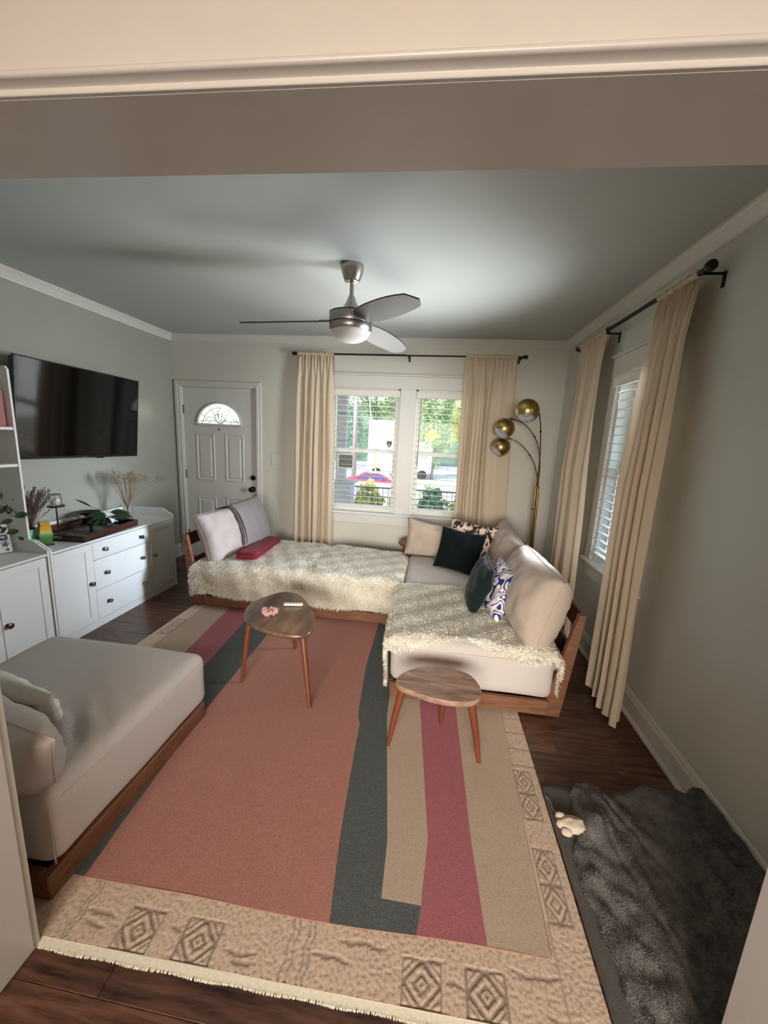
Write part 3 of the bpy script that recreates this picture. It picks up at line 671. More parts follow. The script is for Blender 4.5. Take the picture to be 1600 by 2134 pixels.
# lower rug: beige carved pile rug with patterned border and fringe
UR = mat('carved_beige_rug', (204, 178, 154), .95, var=.12, vscale=90, bump=.25, bscale=420, attr='pat', sheen=.1)
ux0, ux1, uy0, uy1 = -2.04, .600, .830, 3.75
def yedge(x): return .782+.052*(x-ux0)/(ux1-ux0)*1.5 if True else 0     # near edge drifts slightly
def lozenge(px, py, w, h):
    """carved lozenge motif in a rectangle (px,py in -1..1 units): returns darkness"""
    a = abs(px)+abs(py)
    d = 0
    if abs(px) < 1.08 and abs(py) < 1.08 and (abs(px) > .97 or abs(py) > .97): d = 1
    if abs(px) < 1 and abs(py) < 1:
        if abs(a-1.0) < .13: d = 1
        elif abs(a-.42) < .11: d = .95
        elif a < .14: d = .8
        elif abs(a-1.42) < .07: d = .8
    return d
def worm(x, y, x0, x1, yc, amp, wd, s):
    if x0 < x < x1:
        e = min((x-x0), (x1-x))/(.25*(x1-x0)); c = yc+amp*math.sin((x-x0)*38+s)+amp*.5*math.sin((x-x0)*90)
        if abs(y-c) < wd*min(1, e): return .75
    return 0
def ur_pat(x, y):
    yn = y-(.030*(x+1.07)/1.64)       # the near edge runs slightly off the room axis
    d = 0
    for cx_, sl in ((-.815, .0), (-.615, .0), (.075, .0), (.262, 0)): d = max(d, lozenge((x-cx_)/.055, (yn-.842)/.052, 1, 1))
    for cy_ in (1.135, 1.258, 1.505, 1.628, 2.62, 2.74): d = max(d, lozenge((x-.532)/.037, (y-cy_)/.058, 1, 1), lozenge((x+1.975)/.045, (y-cy_+.06)/.058, 1, 1))
    for i, (a, b_, c) in enumerate(((-1.02, -.90, .865), (-1.0, -.92, .835), (-.72, -.68, .86), (-.53, -.42, .835), (-.50, -.42, .815), (-.19, -.03, .905), (-.27, -.13, .862), (.145, .20, .85), (.33, .50, .905), (.42, .56, .82))): d = max(d, worm(x, yn, a, b_, c, .004, .006, i))
    for xc in (-.338, -.318, -.285, -.268, -1.02, -1.035): 
        if abs(x-xc-.004*math.sin(y*90)) < .0035 and yn < 1.0 and y > .8: d = max(d, .7)
    if yn < 1.05 or x > .49:
        n1 = noise.noise(Vector((x*120, y*120, 3)))
        if n1 > .10: d = max(d, .50*min(1, (n1-.10)*9))
        if abs(x-.487) < .003: d = max(d, .6)
        if 1.70 < y < 2.14 and x > .49 and (abs((y*9) % 1-.5) < .05): d = max(d, .6)
    return d
def strip_grid(m, cols, xs, ys, zt, edge=None):
    nx, ny = len(xs), len(ys); o = len(m.v)
    vs = []
    for yy in ys:
        for xx in xs:
            y2 = yy+(edge(xx)*max(0, 1-(yy-ys[0])/.25) if edge else 0)
            d = ur_pat(xx, y2); cols.append(1-.52*d); vs.append((xx, y2, zt+rugz(xx, y2)-.0030*d))
    m.add(vs, [[j*nx+i, j*nx+i+1, (j+1)*nx+i+1, (j+1)*nx+i] for j in range(ny-1) for i in range(nx-1)])
eg = lambda x: .030*(x+1.07)/1.64
m = MB(); cols = []
xs = list(np.arange(-1.30, .60, .0042))+[.600]; ys = list(np.arange(.787, 1.05, .0045))
strip_grid(m, cols, xs, ys, .0085, eg)
xs2 = list(np.arange(.46, .60, .0042))+[.600]; ys2 = list(np.arange(ys[-1], 2.20, .0060)); strip_grid(m, cols, xs2, ys2, .0085)
strip_grid(m, cols, list(np.arange(ux0, -1.85, .008)), list(np.arange(ys[-1], 3.05, .010)), .0085)
strip_grid(m, cols, [-1.86, -1.0, -.3, .465], [1.03, 1.6, 2.4, 3.05], .0078)
strip_grid(m, cols, [ux0, -1.7, -1.30], [.787, .9, 1.045], .0082)
# thin edge skirts
def skirt(m, cols, pts):
    k = len(pts); m.add([(x, y, .0085+rugz(x, y)) for x, y in pts]+[(x, y, .0005) for x, y in pts], [[i, i+1, k+i+1, k+i] for i in range(k-1)]); cols += [.8]*(2*k)
skirt(m, cols, [(x, .787+eg(x)) for x in np.arange(-1.30, .60, .02)]+[(.600, .787+eg(.6))]); skirt(m, cols, [(.600, y) for y in np.arange(.83, 2.2, .05)]); skirt(m, cols, [(ux0, y) for y in np.arange(.79, 3.1, .05)])
rug1 = thing('area_rug', 'beige carved pile rug with lozenge border and cream fringe, under the striped rug', 'rug', (-.7, 1.9, 0))
obj('pile', m, UR, rug1, smooth='all', norm=False, attr=[(c, c, c) for c in cols])
FRG = mat('cream_fringe', (222, 212, 188), .9, var=.15, vscale=120)
m = MB(); xs = np.arange(-1.45, .602, .006); k = len(xs)
m.add([(x, .789+eg(x), .0075) for x in xs]+[(x, .768+eg(x)*1.1, .0050+.0008*math.sin(x*200)) for x in xs], [[i, i+1, k+i+1, k+i] for i in range(k-1)]); obj('woven_end_band', m, FRG, rug1, smooth='all')
m = MB()
for x in np.arange(-1.45, .600, .0021):
    y0 = .770+eg(x)*1.1; l = .010+.002*math.sin(x*31)+random.uniform(-.001, .0015); dx = random.uniform(-.003, .003)
    m.add([(x-.0022, y0+.004, .0055), (x+.0022, y0+.004, .0055), (x+dx+.0014, y0-l*.75, .004), (x+dx-.0014, y0-l*.7, .005), (x+dx*1.6, y0-l, .001)], [(0, 1, 2, 3), (3, 2, 4)])
fr = obj('fringe', m, FRG, rug1); fr['kind'] = 'stuff'

# upper rug: flat-woven striped rug; bands follow measured, slightly wavering lines
CORAL = mat('coral_weave', (206, 146, 130), .95, var=.28, vscale=210, stretch=(1, 2.2, 1), col2=(146, 88, 74), bump=.9, bscale=520, sheen=.1)
SLATE = mat('slate_weave', (104, 108, 104), .95, var=.4, vscale=150, stretch=(1, 2.2, 1), col2=(58, 62, 64), bump=.8, bscale=420)
SAND = mat('sand_weave', (206, 184, 162), .95, var=.2, vscale=210, stretch=(1, 2.2, 1), col2=(164, 138, 116), bump=.8, bscale=420)
ROSE = mat('rose_weave', (190, 118, 122), .95, var=.25, vscale=210, stretch=(1, 2.2, 1), col2=(138, 74, 80), bump=.8, bscale=420)
def ip(tab, y):
    if y <= tab[0][0]: return tab[0][1]
    for (a, b), (c, d) in zip(tab, tab[1:]):
        if y <= c: return b+(d-b)*(y-a)/(c-a)
    return tab[-1][1]
B0 = [(.95, -1.88), (2.2, -1.90), (3.2, -1.93)]
B1 = [(.95, -1.60), (2.33, -1.645), (2.95, -1.70), (3.2, -1.71)]
B2 = [(.95, -1.37), (2.1, -1.413), (2.8, -1.458), (3.2, -1.48)]
B3 = [(.96, -1.104), (1.13, -1.124), (1.757, -1.172), (2.66, -1.19), (3.2, -1.20)]
B4 = [(.955, -.227), (1.22, -.259), (1.665, -.290), (1.85, -.300), (1.90, -.320), (2.05, -.334), (2.38, -.361), (3.2, -.365)]
B5 = [(1.05, -.070), (1.25, -.073), (1.70, -.130), (1.94, -.160), (3.2, -.19)]
B6 = [(.96, .055), (1.05, .066), (1.28, .085), (2.06, .024), (3.2, .01)]
B7 = [(.97, .277), (1.31, .256), (2.09, .235), (3.2, .23)]
B8 = [(.97, .474), (1.31, .478), (2.07, .500), (3.2, .51)]
def yn2(x): return .952+.004*math.sin(x*7)+.030*max(0, (x+.5))/1.0*.9
ys = [0]+[i/60 for i in range(1, 61)]
m = MB()
bands = [(B0, B1, 2), (B1, B2, 3), (B2, B3, 1), (B3, B4, 0), (B4, B5, 1), (B5, B6, 2), (B6, B7, 3), (B7, B8, 2)]
YF = 3.10
for (L, Rr, mi) in bands:
    xl = ip(L, 1); xr_ = ip(Rr, 1); nx = max(4, int((xr_-xl)/.05)); rows = []
    Ys = list(np.linspace(0, 1, 90))
    for q in Ys:
        row = []
        for i in range(nx+1):
            y = .955+(YF-.955)*q
            if abs(y-1.051) < .0122: y = 1.051
            x = ip(L, y)+(ip(Rr, y)-ip(L, y))*i/nx; x += .0015*math.sin(y*60)*(0 if i in (0, nx) else 1)
            yy = y+(yn2(x)-.955)*max(0, 1-(y-.955)/.3)*(1 if y != 1.051 else .0)
            row.append((x, yy, .0125+rugz(x, yy, 2)*.8+.0007*noise.noise(Vector((x*14, yy*14, 0)))))
        rows.append(row)
    for j in range(len(rows)-1):
        for i in range(nx):
            mm = mi
            if mi == 2 and L is B5 and rows[j+1][i][1] <= 1.0515+.001: mm = 1
            m.m = mm; m.add([rows[j][i], rows[j][i+1], rows[j+1][i+1], rows[j+1][i]], [(0, 1, 2, 3)])
m.m = 2
def sk2(pts):
    k = len(pts); m.add([(x, y, .0128+rugz(x, y, 2)*.8) for x, y in pts]+[(x, y-.0005, .0085) for x, y in pts], [[i, i+1, k+i+1, k+i] for i in range(k-1)])
m.m = 2
rug2 = thing('area_rug', 'flat woven rug with coral, slate, rose and sand stripes lying on the carved rug', 'rug', (-.7, 2.0, .01))
obj('woven_field', m, [CORAL, SLATE, SAND, ROSE], rug2, smooth='all', merge=.0004, norm=False)
m = MB(); px = list(np.arange(-1.9, .478, .02))
m.tube([(x, yn2(x)+.001, .0105) for x in px], .0022, 6); m.tube([(ip(B8, y), y, .0105) for y in np.arange(.985, 3.1, .05)], .0022, 6); m.tube([(ip(B0, y), y, .0105) for y in np.arange(.96, 3.1, .05)], .0034, 6)
obj('bound_edge', m, mat('edge_binding', (150, 112, 92), .9), rug2, smooth=True)

# ================================================================== SOFT SHAPES
def soft_box(x0, x1, y0, y1, z0, z1, r=.06, d=.03, disp=None, n=None):
    """rounded upholstered block; disp(p, n)->offset along the normal"""
    m = MB(); c = Vector(((x0+x1)/2, (y0+y1)/2, (z0+z1)/2)); h = Vector(((x1-x0)/2, (y1-y0)/2, (z1-z0)/2))
    for ax in range(3):
        u, v = (ax+1) % 3, (ax+2) % 3
        nu = max(6, int(2*h[u]/d)); nv = max(6, int(2*h[v]/d))
        for sg in (-1, 1):
            def P(i, j):
                p = Vector((0, 0, 0)); p[ax] = sg*h[ax]; p[u] = h[u]*(2*i/nu-1); p[v] = h[v]*(2*j/nv-1)
                q = Vector([max(-(h[k]-r), min(h[k]-r, p[k])) for k in range(3)]); nn = (p-q).normalized(); w_ = q+nn*r+c
                if disp: w_ = w_+nn*disp(w_, nn)
                return w_
            o = len(m.v); m.grid(P, nu+1, nv+1)
            if sg < 0: m.f[-nu*nv:] = [f[::-1] for f in m.f[-nu*nv:]]
    return m
def cushion(w, h, t, n=30, p=.42, ear=.07, wr=.008, seed=0, sag=0):
    m = MB()
    for sd in (1, -1):
        def P(i, j):
            u = -math.cos(PI*i/n) if False else (2*i/n-1); v = 2*j/n-1
            u = math.copysign(abs(u)**.8, u); v = math.copysign(abs(v)**.8, v)
            X = w/2*u*(1-ear*(1-v*v)*abs(u)); Y = h/2*v*(1-ear*(1-u*u)*abs(v))
            e = max(0, (1-u*u)*(1-v*v)); b = e**p
            z = sd*t/2*b+wr*noise.noise(Vector((X*14+seed, Y*14, sd*2+seed)))*min(1, e*5)*2+wr*1.1*noise.noise(Vector((X*5+seed, Y*30, sd+seed*2)))*e**.3*(1-e)
            Y -= sag*(1-u*u)*max(0, v)*h*.5
            return (X, Y, z)
        k = len(m.f); m.grid(P, n+1, n+1)
        if sd < 0: m.f[k:] = [f[::-1] for f in m.f[k:]]
    return m
def edge_ring(w, h, ear, n=30, sag=0):
    pts = []
    def E(u, v):
        X = w/2*u*(1-ear*(1-v*v)*abs(u)); Y = h/2*v*(1-ear*(1-u*u)*abs(v)); Y -= sag*(1-u*u)*max(0, v)*h*.5; return (X, Y, 0)
    for k in range(n): pts.append(E(-1+2*k/n, -1))
    for k in range(n): pts.append(E(1, -1+2*k/n))
    for k in range(n): pts.append(E(1-2*k/n, 1))
    for k in range(n): pts.append(E(-1, 1-2*k/n))
    return pts
def put_cushion(name, label, c, xd, up, w, h, t, mt, seed=0, p=.42, ear=.07, wr=.008, seam=None, group=None, sag=0, cat='cushion'):
    T = at(c, xd, up); root = thing(name, label, cat, c, group=group)
    m = cushion(w, h, t, p=p, ear=ear, wr=wr, seed=seed, sag=sag); m.v = [tuple(T @ Vector(v)) for v in m.v]
    obj('cover', m, mt, root, smooth='all', merge=.0008, norm=True)
    m = MB(); m.tube([T @ Vector(v) for v in edge_ring(w*1.003, h*1.003, ear, sag=sag)], .0018, 6, closed=True); obj('seam', m, seam or mt, root, smooth='all')
    return root

def blades(name, pts, nrm, L, W, mt, parent, lean=.7, droop=.35, seed=1, curl=.5, rot=None):
    """shaggy pile as thin bent tufts; pts,nrm (n,3)"""
    rs = np.random.RandomState(seed); n = len(pts)
    rnd = rs.normal(size=(n, 3)); tang = rnd-nrm*(rnd*nrm).sum(1)[:, None]; tang /= np.linalg.norm(tang, axis=1)[:, None]+1e-9
    # neighbouring tufts lean alike: low-frequency field
    fld = np.stack([np.sin(pts[:, 0]*31+pts[:, 1]*17+pts[:, 2]*9), np.cos(pts[:, 1]*27-pts[:, 0]*19+pts[:, 2]*13), np.sin(pts[:, 2]*29+pts[:, 0]*7)], 1)
    fld -= nrm*(fld*nrm).sum(1)[:, None]
    d = tang*.55+fld*.5; L_ = L*rs.uniform(.65, 1.2, n)[:, None]; W_ = W*rs.uniform(.7, 1.3, n)[:, None]
    g = np.array([0, 0, -1.0])
    side = np.cross(nrm, d); side /= np.linalg.norm(side, axis=1)[:, None]+1e-9
    p0 = pts-nrm*.004
    k1 = nrm*.8+d*lean*.6; k1 /= np.linalg.norm(k1, axis=1)[:, None]
    k2 = nrm*.35+d*lean+g*droop; k2 /= np.linalg.norm(k2, axis=1)[:, None]
    p1 = p0+k1*L_*.45; p2 = p1+k2*L_*.4; p3 = p2+(k2+g*droop*.6+tang*.3)*L_*.25
    V = np.stack([p0-side*W_*.5, p0+side*W_*.5, p1-side*W_*.55, p1+side*W_*.55, p2-side*W_*.4, p2+side*W_*.4, p3], 1).reshape(-1, 3)
    me = bpy.data.meshes.new(name); me.vertices.add(len(V)); Wi = np.array(WM[parent.name].inverted()); V = V @ Wi[:3, :3].T+Wi[:3, 3]
    me.vertices.foreach_set('co', V.astype(np.float32).ravel())
    b = (np.arange(n)*7)[:, None]
    q = np.concatenate([b+[[0, 1, 3, 2]], b+[[2, 3, 5, 4]]], 1).reshape(-1); tr = (b+[[4, 5, 6]]).reshape(-1)
    loops = np.concatenate([q, tr]).astype(np.int32); me.loops.add(len(loops)); me.loops.foreach_set('vertex_index', loops)
    npoly = 3*n; me.polygons.add(npoly)
    starts = np.concatenate([np.arange(2*n)*4, 8*n+np.arange(n)*3]).astype(np.int32); me.polygons.foreach_set('loop_start', starts)
    me.polygons.foreach_set('loop_total', np.concatenate([np.full(2*n, 4), np.full(n, 3)]).astype(np.int32)) if False else None
    me.update(calc_edges=True); me.materials.append(mt)
    o = bpy.data.objects.new(name, me); C.objects.link(o); o.parent = parent; WM[o.name] = WM[parent.name]; o['kind'] = 'stuff'
    return o
def surf_sample(P, n, seed, eps=1e-3):
    rs = np.random.RandomState(seed); uv = rs.uniform(0, 1, (n, 2)); pts = []; nr = []
    for u, v in uv:
        p = P(u, v)
        if p is None: continue
        a = P(min(1, u+eps), v); a0 = P(max(0, u-eps), v); b = P(u, min(1, v+eps)); b0 = P(u, max(0, v-eps))
        k = (Vector(a)-Vector(a0)).cross(Vector(b)-Vector(b0))
        if k.length < 1e-12: continue
        pts.append(p); nr.append(k.normalized())
    return np.array([tuple(p) for p in pts]), np.array([tuple(x) for x in nr])
def foldc(s, lo, hi, r):
    """unrolled coordinate -> (coord, drop) over a rounded edge"""
    if s < lo:
        d = lo-s
        if d < r*PI/2: a = d/r; return lo-r*math.sin(a), r*(1-math.cos(a))
        return lo-r, r+(d-r*PI/2)
    if s > hi:
        d = s-hi
        if d < r*PI/2: a = d/r; return hi+r*math.sin(a), r*(1-math.cos(a))
        return hi+r, r+(d-r*PI/2)
    return s, 0

# ================================================================== SOFA MODULES
def sofa_wood(name, label, rails, posts, feet, board, group):
    c = board[0]; root = thing(name, label, 'sofa', (c[0], c[1], 0), group=group)
    for r_ in rails: m = MB(); m.box(*r_, .004); obj('rail', m, OAK, root)
    for poly, f, h0, h1 in posts: m = MB(); m.prism(poly, h0, h1, f); obj('post', m, OAK, root)
    for f_ in feet: m = MB(); m.box(*f_, .003); obj('foot', m, OAK, root)
    for bb in board[1]: m = MB(); m.add(*bb); obj('back_board', m, OAKD, root)
    return root
def slab(p, q, z0, z1, th, dirv, lean):
    """leaning board between ground points p,q; th along dirv"""
    d = Vector((dirv[0], dirv[1], 0)).normalized(); P_ = Vector((*p, 0)); Q_ = Vector((*q, 0)); vs = []
    for z in (z0, z1):
        s = d*lean*(z-.1)
        for a in (P_, Q_):
            for t_ in (0, th): vs.append(tuple(a+s+d*t_+Vector((0, 0, z))))
    return vs, [(0, 1, 3, 2), (4, 6, 7, 5), (0, 2, 6, 4), (1, 5, 7, 3), (0, 4, 5, 1), (2, 3, 7, 6)]
# daybed module along the front window
A = sofa_wood('sofa_module', 'long wooden daybed module under the front window, covered in a cream shag throw', 
    [(-2.03, -.236, 3.006, 3.035, .022, .108), (-2.03, -.235, 3.84, 3.87, .022, .108), (-2.045, -2.01, 3.036, 3.839, .022, .107), (-.265, -.235, 3.03, 3.84, .022, .108)],
    [([(-2.058, .03), (-1.955, .03), (-2.075, .655), (-2.115, .655)], lambda a, b, h: (a, h, b), 3.000, 3.035), ([(-2.058, .03), (-1.955, .03), (-2.075, .655), (-2.115, .655)], lambda a, b, h: (a, h, b), 3.845, 3.88)],
    [(-2.05, -1.97, 3.01, 3.08, .0125, .03), (-.33, -.25, 3.01, 3.08, .0125, .03), (-2.05, -1.97, 3.80, 3.87, .001, .03), (-.33, -.25, 3.80, 3.87, .001, .03)],
    ((-1.15, 3.44), [slab((-2.045, 3.03), (-2.045, 3.85), .545, .652, .018, (-1, 0), .105), slab((-2.045, 3.03), (-2.045, 3.85), .30, .42, .018, (-1, 0), .105)]), 'wooden sofa modules')
m = soft_box(-2.01, -.225, 3.0, 3.845, .105, .392, .055, .04, lambda p, n: .006*fn(p, 4, 1)); obj('mattress', m, LINEN, A, smooth='all', merge=.001)
# right-hand module
B = sofa_wood('sofa_module', 'wooden sofa module in the far right corner with a shag throw over its near end',
    [(-.165, .765, 2.098, 2.128, .022, .112), (-.165, .765, 3.86, 3.89, .022, .112), (-.175, -.145, 2.129, 3.859, .022, .111), (.75, .78, 2.129, 3.859, .022, .111)],
    [([(.735, .03), (.842, .03), (.905, .648), (.868, .648)], lambda a, b, h: (a, h, b), 2.130, 2.165), ([(.735, .03), (.842, .03), (.905, .648), (.868, .648)], lambda a, b, h: (a, h, b), 3.84, 3.875)],
    [(.765, .84, 2.128, 2.20, .001, .03), (-.16, -.09, 2.12, 2.19, .0125, .03), (.765, .84, 3.80, 3.87, .001, .03), (-.16, -.09, 3.80, 3.87, .001, .03)],
    ((.3, 3.0), [slab((.838, 2.16), (.838, 3.85), .54, .645, .018, (1, 0), .10), slab((.838, 2.16), (.838, 3.85), .30, .42, .018, (1, 0), .10)]), 'wooden sofa modules')
m = soft_box(-.175, .775, 2.105, 3.86, .112, .402, .05, .035, lambda p, n: .006*fn(p, 4, 2)+.010*math.exp(-((p.x-.25)/.3)**2)*max(0, n.z)*(1 if p.y < 2.5 else .3)); obj('mattress', m, LINEN, B, smooth='all', merge=.001)
m = MB(); m.tube([(-.165, 2.103, .345), (.76, 2.103, .352)], .0022, 6); obj('mattress_seam', m, LINEN, B)
# foreground module
def dC(p, n):
    v = .006*fn(p, 3.5, 3)
    w1 = math.exp(-(((p.x+1.33)/.16)**2+((p.y-1.16)/.16)**2))*max(0, n.z)
    v += w1*(.011*math.sin((p.x*.9+p.y*1.1)*46+fn(p, 9, 4)*2.5)-.012)
    v += .016*max(0, n.z)*math.exp(-((p.x+1.65)/.35)**2-((p.y-1.45)/.3)**2)
    return v
Cm = sofa_wood('sofa_module', 'beige cushioned wooden sofa module in the near left foreground',
    [(-1.185, -1.150, .868, 1.752, .004, .098), (-2.06, -1.185, 1.718, 1.752, .004, .098), (-2.06, -1.185, .868, .902, .004, .098), (-2.06, -2.03, .9, 1.72, .004, .098)],
    [([(.80, .02), (.86, .02), (.83, .64), (.797, .64)], lambda a, b, h: (h, a, b), -1.99, -1.955)], [(-2.05, -1.98, 1.66, 1.73, .001, .02)],
    ((-1.6, 1.3), [slab((-1.98, .86), (-1.25, .86), .45, .56, .018, (0, -1), .10)]), 'wooden sofa modules')
m = soft_box(-2.06, -1.135, .885, 1.768, .104, .392, .055, .022, dC); obj('mattress', m, LINEN, Cm, smooth='all', merge=.001)
m = MB(); m.tube([(-1.137, y, .352+.004*math.sin(y*9)) for y in np.arange(.93, 1.73, .04)], .002, 6); m.tube([(-1.150, .90, z) for z in (.12, .25, .34)], .0022, 6); obj('mattress_seam', m, LINEN, Cm)

# ------------------------------------------------------------------ shag throws
def PA(u, v):
    s = -2.30+2.14*u; q = 2.71+1.16*v-(.10*max(0, (s+.9))/.7*v if v > .5 else 0)
    q = max(2.715+.012*math.sin(s*9), q)
    x, dx = foldc(s, -1.96, -.25, .06); y, dy = foldc(q, 3.03, 9, .06)
    if s > -.25: dx = min(dx, .10)
    z = .420-max(dx, dy)+.008*fn((x, y, 0), 3, 5)*(1 if max(dx, dy) < .05 else .2)-.012*math.exp(-((x+1.02)/.05)**2)*(1 if dy < .06 else 0)
    if dy > .06: y -= .010+.012*math.sin(s*8)*min(1, dy*4)
    return Vector((x, y, max(.115, z)))
TA = thing('shag_blanket', 'long cream shaggy throw covering the daybed under the window', 'blanket', (-1.1, 3.4, .42), group='cream shaggy throws')
m = MB(); m.grid(lambda i, j: PA(i/80, j/50), 81, 51); obj('backing', m, SHAGB, TA, smooth='all', norm=False)
p, n_ = surf_sample(PA, 56000, 2); blades('pile', p, n_, .027, .0043, SHAG, TA, seed=4)
def PB(u, v):
    s = -.52+1.56*u; x, dx = foldc(s, -.14, .735, .055)
    hem = .012*math.sin(s*9)+.035*math.exp(-((s-.27)/.16)**2)-.045*math.exp(-((s+.16)/.10)**2)-.035*math.exp(-((s-.62)/.17)**2)
    q0 = 2.075+hem*1.0; q = q0+(2.955-q0)*v; y, dy = foldc(q, 2.150, 9, .05)
    ls = max(0, min(1, (y-2.10)/.55))
    if s < -.14: dx *= (1-.75*ls)
    if s > .735: dx *= (1-.9*ls)
    z = .418-max(dx, dy)+.006*fn((x, y, 0), 3, 9)+.010*math.exp(-((x-.25)/.3)**2)
    if s < -.2: x -= .012+.02*math.sin(y*14)*min(1, dx*3)
    if s > .80: x += .010+.02*math.sin(y*16+1)*min(1, dx*3)
    return Vector((x, y, max(.055, z)))
TB = thing('shag_blanket', 'cream shaggy throw over the near end of the right sofa module', 'blanket', (.3, 2.5, .42), group='cream shaggy throws')
m = MB(); m.grid(lambda i, j: PB(i/70, j/45), 71, 46); obj('backing', m, SHAGB, TB, smooth='all', norm=False)
p, n_ = surf_sample(PB, 42000, 3); blades('pile', p, n_, .027, .0042, SHAG, TB, seed=5)

# ------------------------------------------------------------------ cushions
COW = mat('cow_print', (214, 196, 178), .7)
t = COW.node_tree; N = t.nodes; b = N['Principled BSDF']; tc = N.new('ShaderNodeTexCoord'); mp = N.new('ShaderNodeMapping'); mp.inputs['Scale'].default_value = (1.5, 1.5, 1)
ns = N.new('ShaderNodeTexNoise'); ns.inputs['Scale'].default_value = 17; ns.inputs['Detail'].default_value = 1.5; ns.inputs['Distortion'].default_value = .8
cr = N.new('ShaderNodeValToRGB'); cr.color_ramp.elements[0].position = .50; cr.color_ramp.elements[0].color = (*lin((206, 184, 164)), 1); cr.color_ramp.elements[1].position = .515; cr.color_ramp.elements[1].color = (*lin((38, 18, 24)), 1)
t.links.new(tc.outputs['Object'], mp.inputs[0]); t.links.new(mp.outputs[0], ns.inputs['Vector']); t.links.new(ns.outputs['Fac'], cr.inputs[0]); t.links.new(cr.outputs[0], b.inputs['Base Color'])
BLUE = mat('blue_scroll_print', (224, 214, 204), .8)
t = BLUE.node_tree; N = t.nodes; b = N['Principled BSDF']; tc = N.new('ShaderNodeTexCoord')
ns = N.new('ShaderNodeTexNoise'); ns.inputs['Scale'].default_value = 9; ns.inputs['Detail'].default_value = 0; ns.inputs['Distortion'].default_value = 1.2
m1 = N.new('ShaderNodeMath'); m1.operation = 'PINGPONG'; m1.inputs[1].default_value = .10; m2 = N.new('ShaderNodeMath'); m2.operation = 'GREATER_THAN'; m2.inputs[1].default_value = .062
mx = N.new('ShaderNodeMix'); mx.data_type = 'RGBA'; mx.inputs[6].default_value = (*lin((226, 214, 208)), 1); mx.inputs[7].default_value = (*lin((22, 40, 120)), 1)
t.links.new(tc.outputs['Object'], ns.inputs['Vector']); t.links.new(ns.outputs['Fac'], m1.inputs[0]); t.links.new(m1.outputs[0], m2.inputs[0]); t.links.new(m2.outputs[0], mx.inputs[0]); t.links.new(mx.outputs[2], b.inputs['Base Color'])
GREEN = mat('dark_green_velvet', (2, 14, 14), .9, var=.3, vscale=12, sheen=.03, spec=.2)
GREEN2 = mat('teal_green_velvet', (3, 30, 25), .85, var=.5, vscale=14, sheen=.1, spec=.25)
put_cushion('back_cushion', 'wide beige back cushion against the front wall beside the window apron', (.19, 3.80, .592), (1, 0, -.03), (0, .30, 1), .83, .37, .19, LINEN2, 3, p=.33, ear=.05, wr=.012, sag=.22, group='beige back cushions')
put_cushion('back_cushion', 'beige back cushion standing in the corner below the brass lamp', (.680, 3.47, .595), (0, -1, -.06), (.28, 0, 1), .80, .45, .25, LINEN2, 6, p=.34, ear=.05, wr=.011, group='beige back cushions')
put_cushion('back_cushion', 'biggest beige back cushion at the near end of the right sofa module', (.705, 2.565, .600), (0, -1, .03), (.26, 0, 1), .90, .46, .37, LINEN2, 9, p=.36, ear=.05, wr=.008, group='beige back cushions')
put_cushion('throw_pillow', 'cow print pillow in brown and cream behind the dark green one', (.385, 3.565, .625), (.93, -.30, -.10), (.10, .30, .95), .44, .42, .13, COW, 4, p=.45, ear=.10)
put_cushion('throw_pillow', 'square dark green velvet pillow in front of the cow print pillow', (.285, 3.44, .588), (.90, -.38, -.06), (.05, .34, .94), .41, .38, .14, GREEN, 5, p=.45, ear=.07)
put_cushion('throw_pillow', 'teal green velvet pillow leaning edge-on beside the blue patterned pillow', (.385, 2.68, .578), (-.02, -1, -.02), (.30, 0, .95), .40, .37, .15, GREEN2, 7, p=.45, ear=.08)
put_cushion('throw_pillow', 'white pillow with blue scroll pattern against the biggest beige cushion', (.505, 2.60, .582), (.20, -.97, -.02), (.34, .10, .93), .37, .36, .13, BLUE, 8, p=.45, ear=.07)
pl = put_cushion('back_cushion', 'pale mauve cushion with a grey knit blanket draped on it, on the daybed', (-1.86, 3.43, .635), (.17, .98, .06), (-.30, .05, 1), .86, .46, .26, PINKLIN, 12, p=.33, ear=.05, wr=.012, group=None)
# knit throw wrapped over the far two thirds of that cushion
Tm = at((-1.86, 3.43, .635), (.17, .98, .06), (-.30, .05, 1))
def PT(i, j, nu=50, nv=60):
    u = -.22+1.14*i/(nu-1); s = -1+2*j/(nv-1)                      # s: from front hem over the top to the back
    w_, h_, t_ = .86, .46, .26; uu = max(-.98, min(.98, u)); X = w_/2*u
    if s < 0: v = -1.0+2.0*(1+s); sd = 1
    else: v = 1.0-2.0*s*.8; sd = -1
    vv = max(-.995, min(.995, v)); e = max(0, (1-uu*uu)*(1-vv*vv)); b_ = e**.33
    Y = h_/2*v*(1-.05*(1-uu*uu)*abs(v)); off = .022+.005*math.sin(u*22+v*2)*(1-abs(u))
    if abs(v) > .93: Y += .012*(1 if v > 0 else 0)
    return Tm @ Vector((X*(1.012 if u > .9 else 1), Y, sd*(t_/2*b_+off)))
m = MB(); m.grid(lambda i, j: PT(i, j), 50, 60); kb = thing('knit_blanket', 'heather grey knit blanket draped over the pale mauve cushion', 'blanket', (-1.8, 3.5, .6))
obj('cloth', m, THROWM, kb, smooth='all', norm=False)
STRP = mat('dark_blanket_cord', (74, 66, 66), .8, var=.5, vscale=300)
for du in (.0, .07):
    m = MB(); pts = []
    for j in range(4, 50):
        pts.append(PT(0, j)+(Tm.to_3x3() @ Vector((du*.43+.01, 0, .004 if j < 30 else -.004))))
    m.tube(pts, .005, 6); obj('ribbed_cord', m, STRP, kb, smooth='all')
